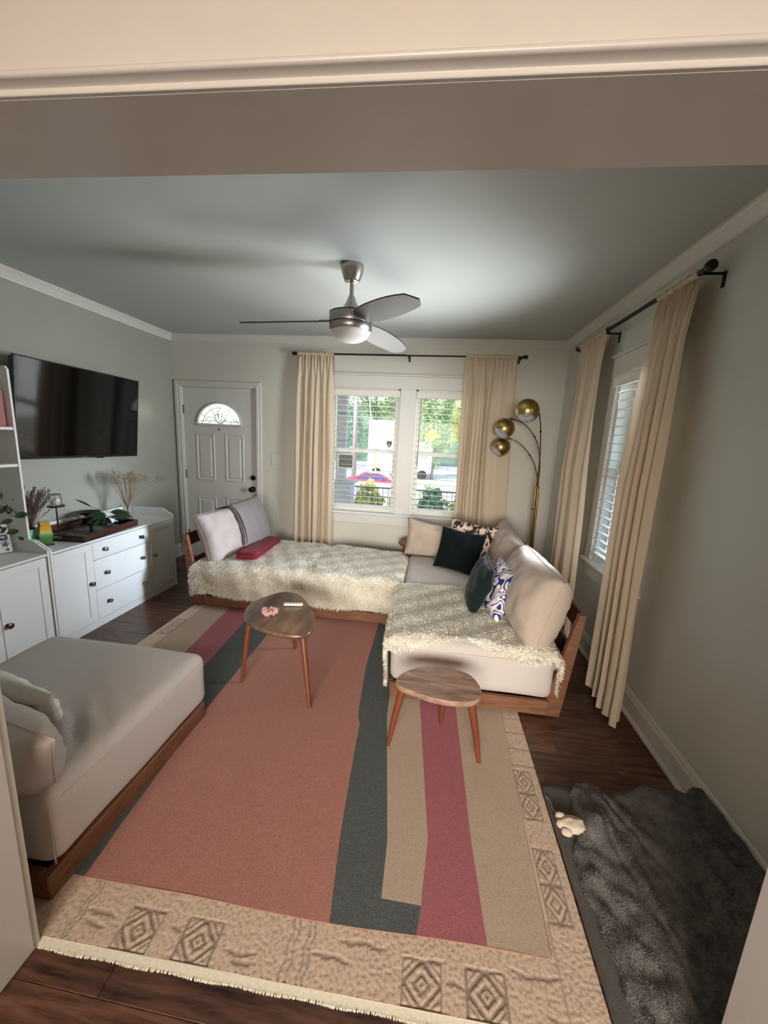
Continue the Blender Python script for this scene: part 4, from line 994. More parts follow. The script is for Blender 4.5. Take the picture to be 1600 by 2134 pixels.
# folded red blanket
rb = thing('folded_blanket', 'folded crimson fleece blanket lying on the shag throw by the mauve cushion', 'blanket', (-1.65, 3.42, .44))
for k, (zz, sc_) in enumerate(((.452, 1.0), (.480, .96))):
    Tr = Matrix.Translation((-1.615, 3.45, zz)) @ Matrix.Rotation(math.radians(95), 4, 'Z') @ Matrix.Rotation(math.radians(2), 4, 'Y')
    m = soft_box(-.36*sc_, .36*sc_, -.095*sc_, .095*sc_, -.018, .018, .015, .025, lambda p, n: .004*fn(p, 9, k)); m.v = [tuple(Tr @ Vector(v)) for v in m.v]; obj('fold', m, REDM, rb, smooth='all', merge=.001)
put_cushion('back_cushion', 'grey beige box cushion on the near left sofa module, cut by the door jamb', (-1.52, .93, .55), (-1, -.02, .27), (0, -.20, 1), .78, .32, .22, LINEN, 15, p=.34, ear=.03, wr=.010)
MUST = mat('mustard_cloth', (150, 98, 28), .8, var=.2, vscale=40, sheen=.2); IVORY = mat('ivory_cloth', (226, 224, 214), .7, var=.08, vscale=40, bump=.3, bscale=60)
root = thing('throw_pillow', 'mustard pillow with a puffed ivory border behind the grey beige cushion', 'cushion', (-1.58, 1.24, .55))
Tp = at((-1.66, 1.150, .515), (-.94, -.10, .30), (.0, -.42, .9))
m = cushion(.58, .36, .10, p=.5, ear=.04, wr=.012, seed=20); m.v = [tuple(Tp @ Vector(v)) for v in m.v]; obj('ivory_border', m, IVORY, root, smooth='all', merge=.001)
m = cushion(.47, .25, .045, p=.5, ear=-.02, wr=.004, seed=22); m.v = [tuple(Tp @ (Vector(v)+Vector((0, -.01, -.040 if True else 0)))) for v in m.v]; obj('mustard_face', m, MUST, root, smooth='all', merge=.001)

# ================================================================== SMALL TABLES
def table(label, outline, zt, th, legs, mt, group, holes=None):
    cx_ = sum(p[0] for p in outline)/len(outline); cy_ = sum(p[1] for p in outline)/len(outline)
    root = thing('side_table', label, 'table', (cx_, cy_, 0), group=group)
    o = smoothpoly(outline, 3); n = len(o)
    def sc_(k): return [(cx_+(x-cx_)*k, cy_+(y-cy_)*k) for x, y in o]
    rings = [(sc_(.90), zt-th), (sc_(.965), zt-th*.85), (sc_(1.0), zt-th*.45), (sc_(.998), zt-th*.2), (sc_(.980), zt)]
    m = MB(); vs = []; fs = []
    for r_, z in rings: vs += [(x, y, z) for x, y in r_]
    for k in range(len(rings)-1):
        for i in range(n): fs.append([k*n+i, k*n+(i+1) % n, (k+1)*n+(i+1) % n, (k+1)*n+i])
    fs += [list(range(n))[::-1], [(len(rings)-1)*n+i for i in range(n)]]; m.add(vs, fs); obj('tabletop', m, mt, root, smooth=50)
    for (tx, ty), (bx, by), zb in legs:
        m = MB(); m.tube([(tx, ty, zt-th*.9), (tx+(bx-tx)*.5, ty+(by-ty)*.5, (zt+zb)/2), (bx, by, zb)], [.0205, .017, .0105], 16); obj('leg', m, LEGW, root, smooth=40)
    return root
o1 = [(-1.107, 2.106), (-1.134, 2.236), (-1.102, 2.346), (-1.045, 2.444), (-.991, 2.493), (-.913, 2.495), (-.839, 2.444), (-.752, 2.328), (-.685, 2.219), (-.640, 2.116), (-.619, 2.010), (-.632, 1.945), (-.683, 1.915), (-.764, 1.912), (-.875, 1.933), (-.978, 1.975), (-1.057, 2.030)]
table('taller rounded three-legged walnut table with a remote on it', o1, .455, .034, [((-1.065, 2.125), (-1.097, 2.060), .0145), ((-.690, 2.015), (-.608, 1.914), .0145), ((-.93, 2.41), (-.912, 2.502), .0145)], TABW, 'nesting walnut side tables')
o2 = [(-.118, 1.745), (-.088, 1.822), (.003, 1.898), (.094, 1.922), (.203, 1.912), (.276, 1.876), (.310, 1.805), (.318, 1.742), (.298, 1.675), (.220, 1.642), (.093, 1.643), (-.010, 1.676), (-.092, 1.706)]
table('lower pale walnut three-legged table in front of the right sofa module', o2, .370, .036, [((-.070, 1.752), (-.129, 1.724), .0145), ((.262, 1.700), (.328, 1.697), .0145), ((.150, 1.865), (.145, 1.940), .0145)], TABW2, 'nesting walnut side tables')
o3 = [(x-.10, y+4.03) for x, y in [(.23*math.cos(a)*(1+.05*math.cos(3*a)), .20*math.sin(a)) for a in [2*PI*i/14 for i in range(14)]]]
table('round brown table top peeking out behind the corner cushion', o3, .485, .030, [((-.24, 4.0), (-.27, 3.98), .001), ((.03, 4.0), (.06, 3.98), .001), ((-.10, 4.14), (-.10, 4.17), .001)], LEGW, None)
rm = thing('remote_control', 'slim white remote control on the taller walnut table', 'remote', (-.845, 2.283, .456), math.radians(11))
Tq = WM[rm.name]
def mbT(m, T): m.v = [tuple(T @ Vector(v)) for v in m.v]; return m
m = soft_box(-.062, .062, -.0165, .0165, 0, .016, .0078, .008); obj('body', mbT(m, Tq), IVORY, rm, smooth='all', merge=.0005)
for i, (x, r_) in enumerate(((-.020, .0042), (-.004, .0030), (.010, .0030), (.024, .0030), (.038, .0030))):
    m = MB(); m.lathe([(r_, .0155), (r_, .0172), (0, .0174)], (x, 0, 0), 12); obj('button', mbT(m, Tq), GREYT if i else BLACK, rm)
scr = thing('scrunchie', 'crumpled pale pink satin scrunchie on the taller walnut table', 'scrunchie', (-.942, 2.130, .456))
m = MB(); nu, nv = 90, 16
def PS(i, j):
    a = 2*PI*i/nu; b_ = 2*PI*j/nv; R0 = .026+.004*math.sin(3*a); r0 = .014+.0045*math.sin(13*a)+.0035*math.sin(21*a+b_*2)+.003*noise.noise(Vector((math.cos(a)*4, math.sin(a)*4, b_)))
    return (-.942+(R0+r0*math.cos(b_))*math.cos(a)*1.15, 2.130+(R0+r0*math.cos(b_))*math.sin(a), .474+r0*math.sin(b_)*1.05+.004*math.sin(5*a))
m.add([PS(i, j) for j in range(nv) for i in range(nu)], [[j*nu+i, j*nu+(i+1) % nu, ((j+1) % nv)*nu+(i+1) % nu, ((j+1) % nv)*nu+i] for j in range(nv) for i in range(nu)])
obj('ruffle', m, mat('pink_satin', (214, 160, 150), .4, var=.15, vscale=60, sheen=.3), scr, smooth='all')

# ================================================================== DOG BED CORNER
MATD = mat('dark_grey_mat', (84, 79, 74), .95, var=.3, vscale=18, bump=.4, bscale=250, sheen=.1)
FUR = mat('charcoal_fur', (120, 115, 110), .9, var=.35, vscale=16, col2=(88, 85, 82), bump=.9, bscale=330)
db = thing('dog_bed', 'flat dark grey mat beside the beige rug, under the charcoal fur blanket', 'pet bed', (.95, 1.1, 0))
m = soft_box(.605, 1.235, .800, 1.612, .001, .034, .014, .03, lambda p, n: .003*fn(p, 6, 3)); obj('mat', m, MATD, db, smooth='all', merge=.001)
m = soft_box(1.06, 1.232, .82, 1.58, .030, .098, .032, .03, lambda p, n: .006*fn(p, 6, 3)); obj('bolster', m, MATD, db, smooth='all', merge=.001)
LE = [(.40, .66), (.85, .656), (.93, .655), (1.104, .642), (1.249, .628), (1.365, .668), (1.50, .695), (1.56, .712), (1.60, .75)]
creases = [((.86, 1.55), (1.0, 1.20), (1.08, .88)), ((1.10, 1.50), (1.10, 1.28), (1.13, 1.05), (1.16, .85)), ((.80, 1.45), (.85, 1.15), (.88, .80)), ((1.17, 1.42), (1.18, 1.2), (1.2, 1.0))]
def segd(x, y, pl):
    best = 9
    for (a, b_) in zip(pl, pl[1:]):
        ax, ay = a; bx, by = b_; t = max(0, min(1, ((x-ax)*(bx-ax)+(y-ay)*(by-ay))/((bx-ax)**2+(by-ay)**2)))
        dx, dy = x-(ax+t*(bx-ax)), y-(ay+t*(by-ay)); sg = 1 if (bx-ax)*dy-(by-ay)*dx > 0 else -1
        d_ = math.hypot(dx, dy)
        if d_ < abs(best): best = d_*sg
    return best
def PF(u, v):
    y = .805+(1.615-.805)*v; xl = ip(LE, y)+.006*math.sin(y*47); xr2 = 1.252
    x = xl+(xr2-xl)*u; y2 = y+(.018*math.sin(x*26)+.008*math.sin(x*61+1))*v**6
    z = .052+.085/(1+math.exp(-(x-1.03)/.035))
    z += .012*noise.noise(Vector((x*7, y*5, 2)))+.050*math.exp(-((x-.755)/.05)**2-((y-1.405)/.06)**2)
    for c_ in creases:
        d_ = segd(x, y, c_); z += .017*math.exp(-(d_/.05)**2)*(1 if d_ > 0 else .45)-.011*math.exp(-((d_+.012)/.012)**2)+.004*noise.noise(Vector((x*22, y*16, 5)))
    e = min(u*14, 1)*min((1-v)*18, 1); z = .036+(z-.036)*(e**.3)
    return Vector((x, y2, z))
fb = thing('fur_blanket', 'rumpled charcoal plush fur blanket spread over the dark mat by the baseboard', 'blanket', (.95, 1.1, .05))
m = MB(); m.grid(lambda i, j: PF(i/90, j/130), 91, 131); obj('cloth', m, FUR, fb, smooth='all', norm=False)
p, n_ = surf_sample(PF, 95000, 9); o = blades('pile', p, n_, .0085, .0024, FUR, fb, seed=8, lean=1.0, droop=.15)
ty = thing('plush_toy', 'small cream plush toy peeking from under the fur blanket', 'toy', (.64, 1.41, .035))
PLU = mat('cream_plush', (206, 186, 164), .95, bump=.8, bscale=300, sheen=.3, var=.15, vscale=60)
def blob(c, r, s=(1, 1, 1), seed=0, n=14, amp=.12):
    m = MB()
    prof = None
    def P(i, j):
        a = 2*PI*i/n; b_ = PI*j/(n-1); d = Vector((math.sin(b_)*math.cos(a), math.sin(b_)*math.sin(a), math.cos(b_)))
        k = r*(1+amp*noise.noise(d*2.2+Vector((seed, 0, 0)))); return Vector(c)+Vector((d.x*s[0], d.y*s[1], d.z*s[2]))*k
    m.grid(P, n, n, wrapu=True); return m
obj('body', blob((.668, 1.400, .058), .036, (1.5, .95, .62), 3, 18, .3), PLU, ty, smooth='all', merge=.0005)
obj('ear', blob((.628, 1.428, .060), .020, (1.1, .8, .8), 5, 10), PLU, ty, smooth='all', merge=.0005)
obj('ear', blob((.622, 1.398, .056), .020, (1.0, .9, .8), 6, 10), PLU, ty, smooth='all', merge=.0005)
obj('paw', blob((.636, 1.370, .052), .019, (1.2, .9, .8), 7, 10), PLU, ty, smooth='all', merge=.0005)
m = MB(); m.tube(curve([(.624, 1.436, .052), (.612, 1.47, .045), (.612, 1.51, .042), (.600, 1.535, .040)], 8), .0032, 6); obj('tail', m, mat('grey_tail', (120, 110, 102), .9), ty)

# ================================================================== WALL PLATES
def plate(name, label, x, z, w_, h_, gang):
    r = thing(name, label, 'switch' if gang > 1 else 'outlet', (x, D, z))
    m = MB(); m.box(x-w_/2, x+w_/2, D-.006, D-.0005, z-h_/2, z+h_/2, .002); obj('plate', m, TRIMM, r)
    for g in range(gang):
        xx = x+(g-(gang-1)/2)*.046
        if gang > 1: m = MB(); m.box(xx-.005, xx+.005, D-.014, D-.005, z-.004, z+.010, .001); m.box(xx-.007, xx+.007, D-.0068, D-.0055, z-.013, z+.013); obj('toggle', m, TRIMM, r)
        else:
            for q in (-.02, .02): m = MB(); m.box(xx-.016, xx+.016, D-.008, D-.0055, z+q-.013, z+q+.013, .002); obj('socket', m, TRIMM, r)
plate('light_switch', 'triple toggle light switch plate on the cream wall right of the door', -1.79, 1.252, .163, .115, 3)
plate('wall_outlet', 'cream power outlet low on the wall beside the left curtain', -1.608, .458, .072, .115, 1)

# ================================================================== THINGS ON THE SIDEBOARD
def leaf(m, c, d, up, L, W, bend=.25, n=7):
    d = Vector(d).normalized(); up = Vector(up); s = d.cross(up).normalized(); u = s.cross(d); c = Vector(c); vs = []
    for i in range(n+1):
        t = i/n; w_ = W*math.sin(PI*min(1, t*.96+.03))**.75*(1-.25*t); p = c+d*L*t-u*bend*L*t*t
        vs += [p-s*w_+u*w_*.35, p, p+s*w_+u*w_*.35]
    m.add(vs, [f for i in range(n) for f in ([i*3, i*3+1, i*3+4, i*3+3], [i*3+1, i*3+2, i*3+5, i*3+4])])
LEAFD = mat('dark_green_leaf', (40, 58, 36), .7, var=.5, vscale=30, col2=(22, 36, 24), spec=.2); LEAFM = mat('pothos_leaf', (38, 60, 28), .6, var=.4, vscale=20, spec=.25)
STEMG = mat('green_stem', (86, 96, 56), .6)
# mint pot with dried lavender
pot = thing('lavender_pot', 'mint green pot filled with dried lavender stems beside the hutch', 'potted plant', (-2.80, 2.27, WT))
pcx, pcy = -2.775, 2.272
m = MB(); m.lathe([(0, WT+.001), (.036, WT+.001), (.042, WT+.004), (.058, WT+.118), (.060, WT+.122), (.055, WT+.122), (.052, WT+.10), (0, WT+.098)], (pcx, pcy, 0), 32); obj('pot', m, mat('mint_glaze', (140, 200, 176), .45), pot, smooth=40)
m = MB(); mh = MB(); rnd = random.Random(4)
for k in range(150):
    a = rnd.uniform(0, 2*PI); r0 = rnd.uniform(0, .04); sp = rnd.uniform(.02, .16); h_ = rnd.uniform(.16, .31)
    p0 = Vector((pcx+r0*math.cos(a), pcy+r0*math.sin(a), WT+.10)); p2 = Vector((pcx+(r0+sp)*math.cos(a), pcy+(r0+sp)*math.sin(a), WT+.10+h_)); p2.x = max(p2.x, -3.03)
    p1 = (p0+p2)/2+Vector((rnd.uniform(-.012, .012), rnd.uniform(-.012, .012), .02)); m.tube([p0, p1, p2], .0011, 4, caps=False)
    d = (p2-p1).normalized()
    for q in range(7):
        c_ = p2-d*(.012*q)+Vector((rnd.uniform(-.004, .004), rnd.uniform(-.004, .004), 0)); r_ = .0052*(1-.05*q)
        mh.lathe([(0, -r_*1.3), (r_, 0), (0, r_*1.3)], c_, 5)
o = obj('stems', m, mat('dry_stem', (120, 98, 74), .9, var=.3, vscale=30), pot); o['kind'] = 'stuff'
o = obj('flower_heads', mh, mat('dry_lavender', (98, 80, 84), .95, var=.45, vscale=60), pot); o['kind'] = 'stuff'
# glazed bottle vase, yellow over green
vs_ = thing('glazed_vase', 'stepped ceramic vase glazed yellow above and green below', 'vase', (-2.680, 2.318, WT))
VG = mat('drip_glaze', (200, 150, 40), .22, coat=.6)
t = VG.node_tree; N = t.nodes; b = N['Principled BSDF']; tc = N.new('ShaderNodeTexCoord'); sx = N.new('ShaderNodeSeparateXYZ'); nn = N.new('ShaderNodeTexNoise'); nn.inputs['Scale'].default_value = 22
ma = N.new('ShaderNodeMath'); ma.operation = 'MULTIPLY_ADD'; ma.inputs[1].default_value = .035; cr = N.new('ShaderNodeValToRGB'); mr = N.new('ShaderNodeMapRange'); mr.inputs[1].default_value = 0.01; mr.inputs[2].default_value = .165
e = cr.color_ramp.elements; e[0].position = 0; e[0].color = (*lin((38, 58, 44)), 1); e[1].position = 1; e[1].color = (*lin((206, 154, 44)), 1)
for p_, c_ in ((.15, (54, 100, 44)), (.45, (74, 128, 60)), (.58, (120, 160, 120)), (.70, (196, 196, 120)), (.78, (212, 168, 60))): q = e.new(p_); q.color = (*lin(c_), 1)
t.links.new(tc.outputs['Object'], sx.inputs[0]); t.links.new(tc.outputs['Object'], nn.inputs['Vector']); t.links.new(nn.outputs['Fac'], ma.inputs[0]); t.links.new(sx.outputs['Z'], ma.inputs[2]); t.links.new(ma.outputs[0], mr.inputs[0]); t.links.new(mr.outputs[0], cr.inputs[0]); t.links.new(cr.outputs[0], b.inputs['Base Color'])
Tv = WM[vs_.name] @ Matrix.Rotation(math.radians(-27), 4, 'Z') @ Matrix.Diagonal((.85, .76, 1.12, 1))
pf = [(-.046, 0), (-.044, .008), (-.030, .014), (-.044, .045), (-.050, .075), (-.040, .098), (-.044, .112), (-.034, .130), (-.036, .150), (-.034, .153)]
ring = pf+[(-x, z) for x, z in pf[::-1]]
m = MB(); m.prism(ring, -.034, .034, lambda a, b_, h: (h, a, b_)); obj('body', mbT(m, Tv), VG, vs_)
m = MB(); m.prism([(-.05, 0), (.05, 0), (.05, .010), (-.05, .010)], -.040, .040, lambda a, b_, h: (h, a, b_)); obj('foot', mbT(m, Tv), mat('dark_glaze', (34, 50, 42), .3), vs_)
# tray
tr_ = thing('serving_tray', 'dark brown wooden serving tray with black inside on the sideboard', 'tray', (-2.745, 2.71, WT))
Tt = WM[tr_.name] @ Matrix.Rotation(math.radians(5), 4, 'Z'); TRW = mat('tray_wood', (78, 42, 32), .4, var=.4, vscale=8, stretch=(8, 1, 8)); TRB = mat('tray_black', (18, 15, 15), .25)
def tb(name, mt, *bx, **k): m = MB(); m.box(*bx, .001); return obj(name, mbT(m, Tt), mt, tr_)
tb('tray_floor', TRB, -.225, .225, -.295, .295, .001, .010)
tb('tray_side', TRW, .213, .225, -.295, .295, .010, .052); tb('tray_side', TRW, -.225, -.213, -.295, .295, .010, .052)
for sg in (-1, 1):
    y0, y1 = sorted((sg*.283, sg*.295)); m = MB(); m.box(-.213, .213, y0, y1, .010, .022); m.box(-.213, -.055, y0, y1, .022, .040); m.box(.055, .213, y0, y1, .022, .040); m.box(-.213, .213, y0, y1, .040, .052); obj('tray_end', mbT(m, Tt), TRB if sg > 0 else TRW, tr_)
# candle stand with glass jar
cs = thing('candle_stand', 'slim black pedestal candle stand in the tray', 'candle holder', (-2.84, 2.565, WT+.01))
m = MB(); c0 = (-2.84, 2.565, 0); z0 = WT+.011
m.lathe([(0, z0), (.045, z0), (.045, z0+.004), (.006, z0+.010), (.005, z0+.206), (.012, z0+.212), (0, z0+.212)], c0, 24); obj('stem', m, BLACK, cs, smooth=30)
m = MB(); m.lathe([(0, z0+.212), (.053, z0+.213), (.055, z0+.216), (.055, z0+.222), (.051, z0+.222), (.050, z0+.218), (0, z0+.218)], c0, 32); obj('dish', m, BLACK, cs, smooth=30)
jz = z0+.219
jar = thing('glass_jar', 'small glass jar holding a pale crystal on the black stand', 'jar', (-2.84, 2.565, jz))
CG = glass('clear_vessel_glass', refl=.12)
m = MB(); m.lathe([(0, jz), (.036, jz), (.040, jz+.006), (.040, jz+.062), (.034, jz+.074), (.034, jz+.086), (.037, jz+.090)], c0, 28, caps=False); obj('glass_wall', m, CG, jar, smooth='all')
obj('crystal', blob((-2.838, 2.565, jz+.030), .030, (1.0, .95, .92), 11, 9, .4), mat('pale_crystal', (196, 194, 190), .5), jar)
m = MB(); m.lathe([(.033, jz+.087), (.039, jz+.087), (.039, jz+.092), (0, jz+.092)], c0, 24); obj('lid', m, mat('grey_lid', (104, 106, 104), .4), jar)
gb = thing('glass_cube', 'small clear glass votive standing on the black tray', 'candle holder', (-2.80, 2.70, WT+.012))
m = MB(); q = (-2.80, 2.70); z1 = WT+.0115; m.box(q[0]-.028, q[0]+.028, q[1]-.028, q[1]+.028, z1, z1+.006); 
for a, b_ in ((-.028, -.025), (.025, .028)): m.box(q[0]+a, q[0]+b_, q[1]-.028, q[1]+.028, z1+.006, z1+.062); m.box(q[0]-.025, q[0]+.025, q[1]+a, q[1]+b_, z1+.006, z1+.062)
obj('glass_wall', m, CG, gb)
# black bowl and white vase with leafy cutting
bw = thing('black_bowl', 'shallow black bowl at the back of the tray', 'bowl', (-2.93, 2.92, WT+.012))
m = MB(); zz = WT+.0115; m.lathe([(0, zz), (.03, zz), (.034, zz+.006), (.012, zz+.03), (.012, zz+.06), (.05, zz+.08), (.086, zz+.104), (.089, zz+.106), (.083, zz+.106), (.05, zz+.088), (0, zz+.080)], (-2.905, 2.915, 0), 36); obj('bowl', m, BLACK, bw, smooth='all')
wv = thing('white_vase', 'tilted white bud vase lying among dark striped leaves in the tray', 'vase', (-2.74, 2.92, WT+.012))
Qv = (Vector((-.45, -.25, .85))).to_track_quat('Z', 'Y').to_matrix()
m = MB(); m.lathe([(0, -.05), (.022, -.048), (.032, -.03), (.034, -.005), (.028, .022), (.014, .045), (.010, .062), (.012, .070), (.009, .070), (0, .06)], (-2.735, 2.925, WT+.068), 28, Qv); obj('body', m, mat('white_ceramic', (232, 232, 230), .25), wv, smooth='all')
pc = thing('leafy_cutting', 'leafy cutting with long dark green striped leaves spread over the tray', 'plant', (-2.74, 2.86, WT+.05))
m = MB(); m.tube(curve([(-2.755, 2.90, WT+.13), (-2.80, 2.86, WT+.165), (-2.845, 2.82, WT+.20)], 6), .003, 6); m.tube(curve([(-2.74, 2.94, WT+.10), (-2.70, 2.88, WT+.075), (-2.68, 2.80, WT+.062)], 6), .003, 6); obj('stem', m, STEMG, pc)
LF = [((-2.82, 2.845, WT+.18), (-.35, -.62, .55), .12, .012, .1), ((-2.74, 2.90, WT+.115), (-.15, -1, .12), .17, .026, .25), ((-2.73, 2.90, WT+.10), (.10, -1, .02), .20, .027, .2), ((-2.72, 2.93, WT+.118), (.25, .75, .05), .19, .030, .4),
      ((-2.70, 2.88, WT+.085), (.25, -1, -.05), .20, .026, .1), ((-2.69, 2.87, WT+.08), (.45, -.75, .0), .17, .025, .2), ((-2.69, 2.90, WT+.09), (.5, .35, .0), .13, .024, .3), ((-2.71, 2.86, WT+.09), (.05, -.8, .15), .14, .022, .3), ((-2.72, 2.95, WT+.105), (.45, .6, -.05), .16, .028, .4), ((-2.70, 2.84, WT+.075), (.6, -.3, .1), .11, .024, .3)]
for c_, d_, L_, W_, bd in LF:
    m = MB(); leaf(m, c_, d_, (.45, -.45, .75), L_, W_, bd); obj('leaf', m, LEAFD, pc, smooth='all', norm=False)
# glass vase with dried grasses
gv = thing('grass_vase', 'clear glass cylinder vase with beige dried grasses at the end of the sideboard', 'vase', (-2.78, 3.20, WT))
g0 = (-2.785, 3.195, 0)
m = MB(); m.lathe([(0, WT+.001), (.036, WT+.001), (.037, WT+.008), (.041, WT+.150), (.0435, WT+.152)], g0, 28, caps=False); obj('glass_wall', m, CG, gv, smooth='all')
m = MB(); mh = MB(); rnd = random.Random(9)
for k in range(42):
    a = rnd.uniform(0, 2*PI); sp = rnd.uniform(.03, .17); h_ = rnd.uniform(.24, .34)
    if k in (7, 23): a, sp, h_ = .9+.3*(k == 23), .30, .27
    if k > 34: a = rnd.uniform(.2, 1.6)
    p0 = Vector((g0[0]-.022*math.cos(a), g0[1]-.022*math.sin(a), WT+.012)); p1 = Vector((g0[0]+.02*math.cos(a), g0[1]+.02*math.sin(a), WT+.155)); p2 = Vector((max(-3.04, g0[0]+sp*math.cos(a)), g0[1]+sp*math.sin(a), WT+.10+h_))
    pm_ = (p1+p2)/2+Vector((0, 0, .02)); m.tube(curve([p0, p1, pm_, p2], 3), .0011, 4, caps=False)
    if rnd.random() < .8 or k in (7, 23):
        for q in range(34):
            c_ = p2+Vector((rnd.gauss(0, .013), rnd.gauss(0, .013), rnd.gauss(-.006, .014))); leaf(mh, c_, (rnd.uniform(-1, 1), rnd.uniform(-1, 1), rnd.uniform(-.2, 1)), (0.1, .2, 1), .020, .0036, .2, 2)
o = obj('stems', m, mat('straw_stem', (150, 122, 92), .85, var=.3, vscale=20), gv); o['kind'] = 'stuff'
o = obj('seed_heads', mh, mat('straw_heads', (190, 168, 130), .9, var=.3, vscale=40), gv, norm=False); o['kind'] = 'stuff'
# letter block and trailing plant on the hutch
lb = thing('letter_board', 'white wooden board with dark printed motifs leaning in the hutch', 'sign', (-2.80, 1.97, WT))
TL = at((-2.765, 2.055, WT+.099), (.30, .94, 0), (-.22, .05, 1)); CREAMB = mat('whitewashed_wood', (206, 204, 198), .6, var=.12, vscale=12); DK = mat('dark_print', (58, 56, 58), .6, var=.3, vscale=60)
m = MB(); m.box(-.085, .085, -.095, .095, -.009, .009, .004); obj('board', mbT(m, TL), CREAMB, lb)
def flat(m, pts): mbT(m, TL)
m = MB(); n_ = 20
for r0, r1, cx_, cy_ in ((.012, .026, .045, .055),):
    m.add([(cx_+r*math.cos(2*PI*i/n_), cy_+r*.9*math.sin(2*PI*i/n_), .0098) for r in (r0, r1) for i in range(n_)], [[i, (i+1) % n_, n_+(i+1) % n_, n_+i] for i in range(n_)])
obj('printed_ring', mbT(m, TL), DK, lb)
m = MB(); m.add([(x, y, .0098) for x, y in ((.020, -.010), (.072, -.010), (.072, .024), (.020, .024), (.036, .001), (.056, .001), (.056, .013), (.036, .013))], [(0, 1, 5, 4), (1, 2, 6, 5), (2, 3, 7, 6), (3, 0, 4, 7)]); obj('printed_block', mbT(m, TL), DK, lb)
m = MB(); st = [((.026 if i % 2 == 0 else .012)*math.cos(2*PI*i/10), (.022 if i % 2 == 0 else .010)*math.sin(2*PI*i/10)) for i in range(10)]; m.add([(x+.052, y-.042, .0098) for x, y in st], [list(range(10))]); obj('printed_star', mbT(m, TL), DK, lb)
m = MB(); m.add([(x*.6+.058, y*.6-.076, .0098) for x, y in st], [list(range(10))]); obj('printed_star', mbT(m, TL), DK, lb)
po = thing('trailing_plant', 'trailing green vine with oval leaves hanging from the hutch shelf', 'plant', (-2.72, 1.84, 1.288))
m = MB(); m.lathe([(0, 1.2885), (.05, 1.2885), (.06, 1.30), (.068, 1.39), (.062, 1.39), (.05, 1.37), (0, 1.37)], (-2.78, 1.80, 0), 24); obj('pot', m, IVORY, po, smooth=40)
V1 = curve([(-2.74, 1.82, 1.385), (-2.66, 1.88, 1.38), (-2.595, 1.93, 1.22), (-2.59, 2.00, 1.02), (-2.585, 2.08, .955), (-2.575, 2.20, .94)], 8)
V2 = curve([(-2.74, 1.80, 1.385), (-2.64, 1.83, 1.37), (-2.585, 1.86, 1.1), (-2.60, 1.92, .90), (-2.62, 2.02, .865), (-2.63, 2.12, .81)], 8)
m = MB(); m.tube(V1, .0016, 5); m.tube(V2, .0016, 5); obj('vine', m, STEMG, po)
PL = [((-2.585, 2.06, .965), (.1, .95, .1), .085), ((-2.585, 2.07, .955), (0, .6, .45), .06), ((-2.59, 1.98, 1.03), (0, -.6, -.3), .07), ((-2.59, 1.99, 1.0), (0, .5, .6), .06), ((-2.58, 2.04, .950), (.1, -.9, -.1), .07), ((-2.59, 1.95, 1.1), (0, .6, .5), .06), ((-2.61, 1.94, .895), (0, .4, .8), .06), ((-2.61, 1.97, .885), (0, .3, .9), .055), ((-2.61, 1.96, .89), (0, -.5, .5), .06), ((-2.62, 2.03, .862), (.1, .9, .05), .075), ((-2.62, 2.0, .875), (0, .7, .6), .045), ((-2.63, 2.10, .82), (0, .7, -.6), .05), ((-2.60, 1.90, .93), (0, -.8, .2), .06), ((-2.585, 1.87, 1.05), (0, .7, .5), .06)]
for c_, d_, L_ in PL: m = MB(); leaf(m, c_, d_, (.75, -.6, .3), L_, L_*.27, .15); obj('leaf', m, LEAFM, po, smooth='all', norm=False)

# ================================================================== OUTSIDE
GZ = -2.15
ST = mat('pale_stone_block', (176, 176, 178), .9, var=.2, vscale=9, bump=.6, bscale=30)
ASPH = mat('sunlit_paving', (186, 180, 170), .95, var=.1, vscale=.5); LAWN = mat('dry_lawn', (176, 172, 140), .95, var=.3, vscale=2)
m = MB(); m.box(-60, 60, 21, 120, GZ-.3, GZ); struct('road', m, ASPH, 'pale sunlit street across from the house', 'street')
m = MB(); m.box(-40, 40, D+2.9, 21, GZ-.3, -.9); struct('ground', m, LAWN, 'front yard lawn between porch and street', 'lawn')
m = MB(); m.box(-5, 6, D+.15, D+2.9, -.35, -.15); struct('porch_floor', m, mat('porch_boards', (150, 148, 140), .8), 'grey porch floor outside the front door', 'porch')
m = MB(); m.box(-5, 2.0, D+.15, D+3.0, 2.75, 2.9); struct('porch_roof', m, TRIMM, 'white porch roof over the front window', 'porch roof')
m = MB(); m.box(XR+.15, 40, -10, D+2.9, -1.3, -.85); struct('side_ground', m, mat('pale_concrete', (190, 188, 182), .95, var=.1, vscale=2), 'pale concrete drive beside the house', 'driveway')
# porch column of stacked blocks on a wider pedestal
pcl = thing('porch_column', 'pale stone block porch column seen at the left of the front window', 'column', (-1.50, 6.25, -.15))
k = 0
for i in range(9): m = MB(); m.box(-1.585, -1.425, 6.17, 6.33, .84+i*.215, .84+i*.215+.208, .008); obj('block', m, ST, pcl)
for i in range(5): m = MB(); m.box(-1.60, -1.30, 6.10, 6.42, -.15+i*.19, -.15+i*.19+.184, .01); obj('block', m, ST, pcl)
m = MB(); m.box(-1.65, -1.25, 6.06, 6.46, .80, .84, .01); obj('cap', m, ST, pcl)
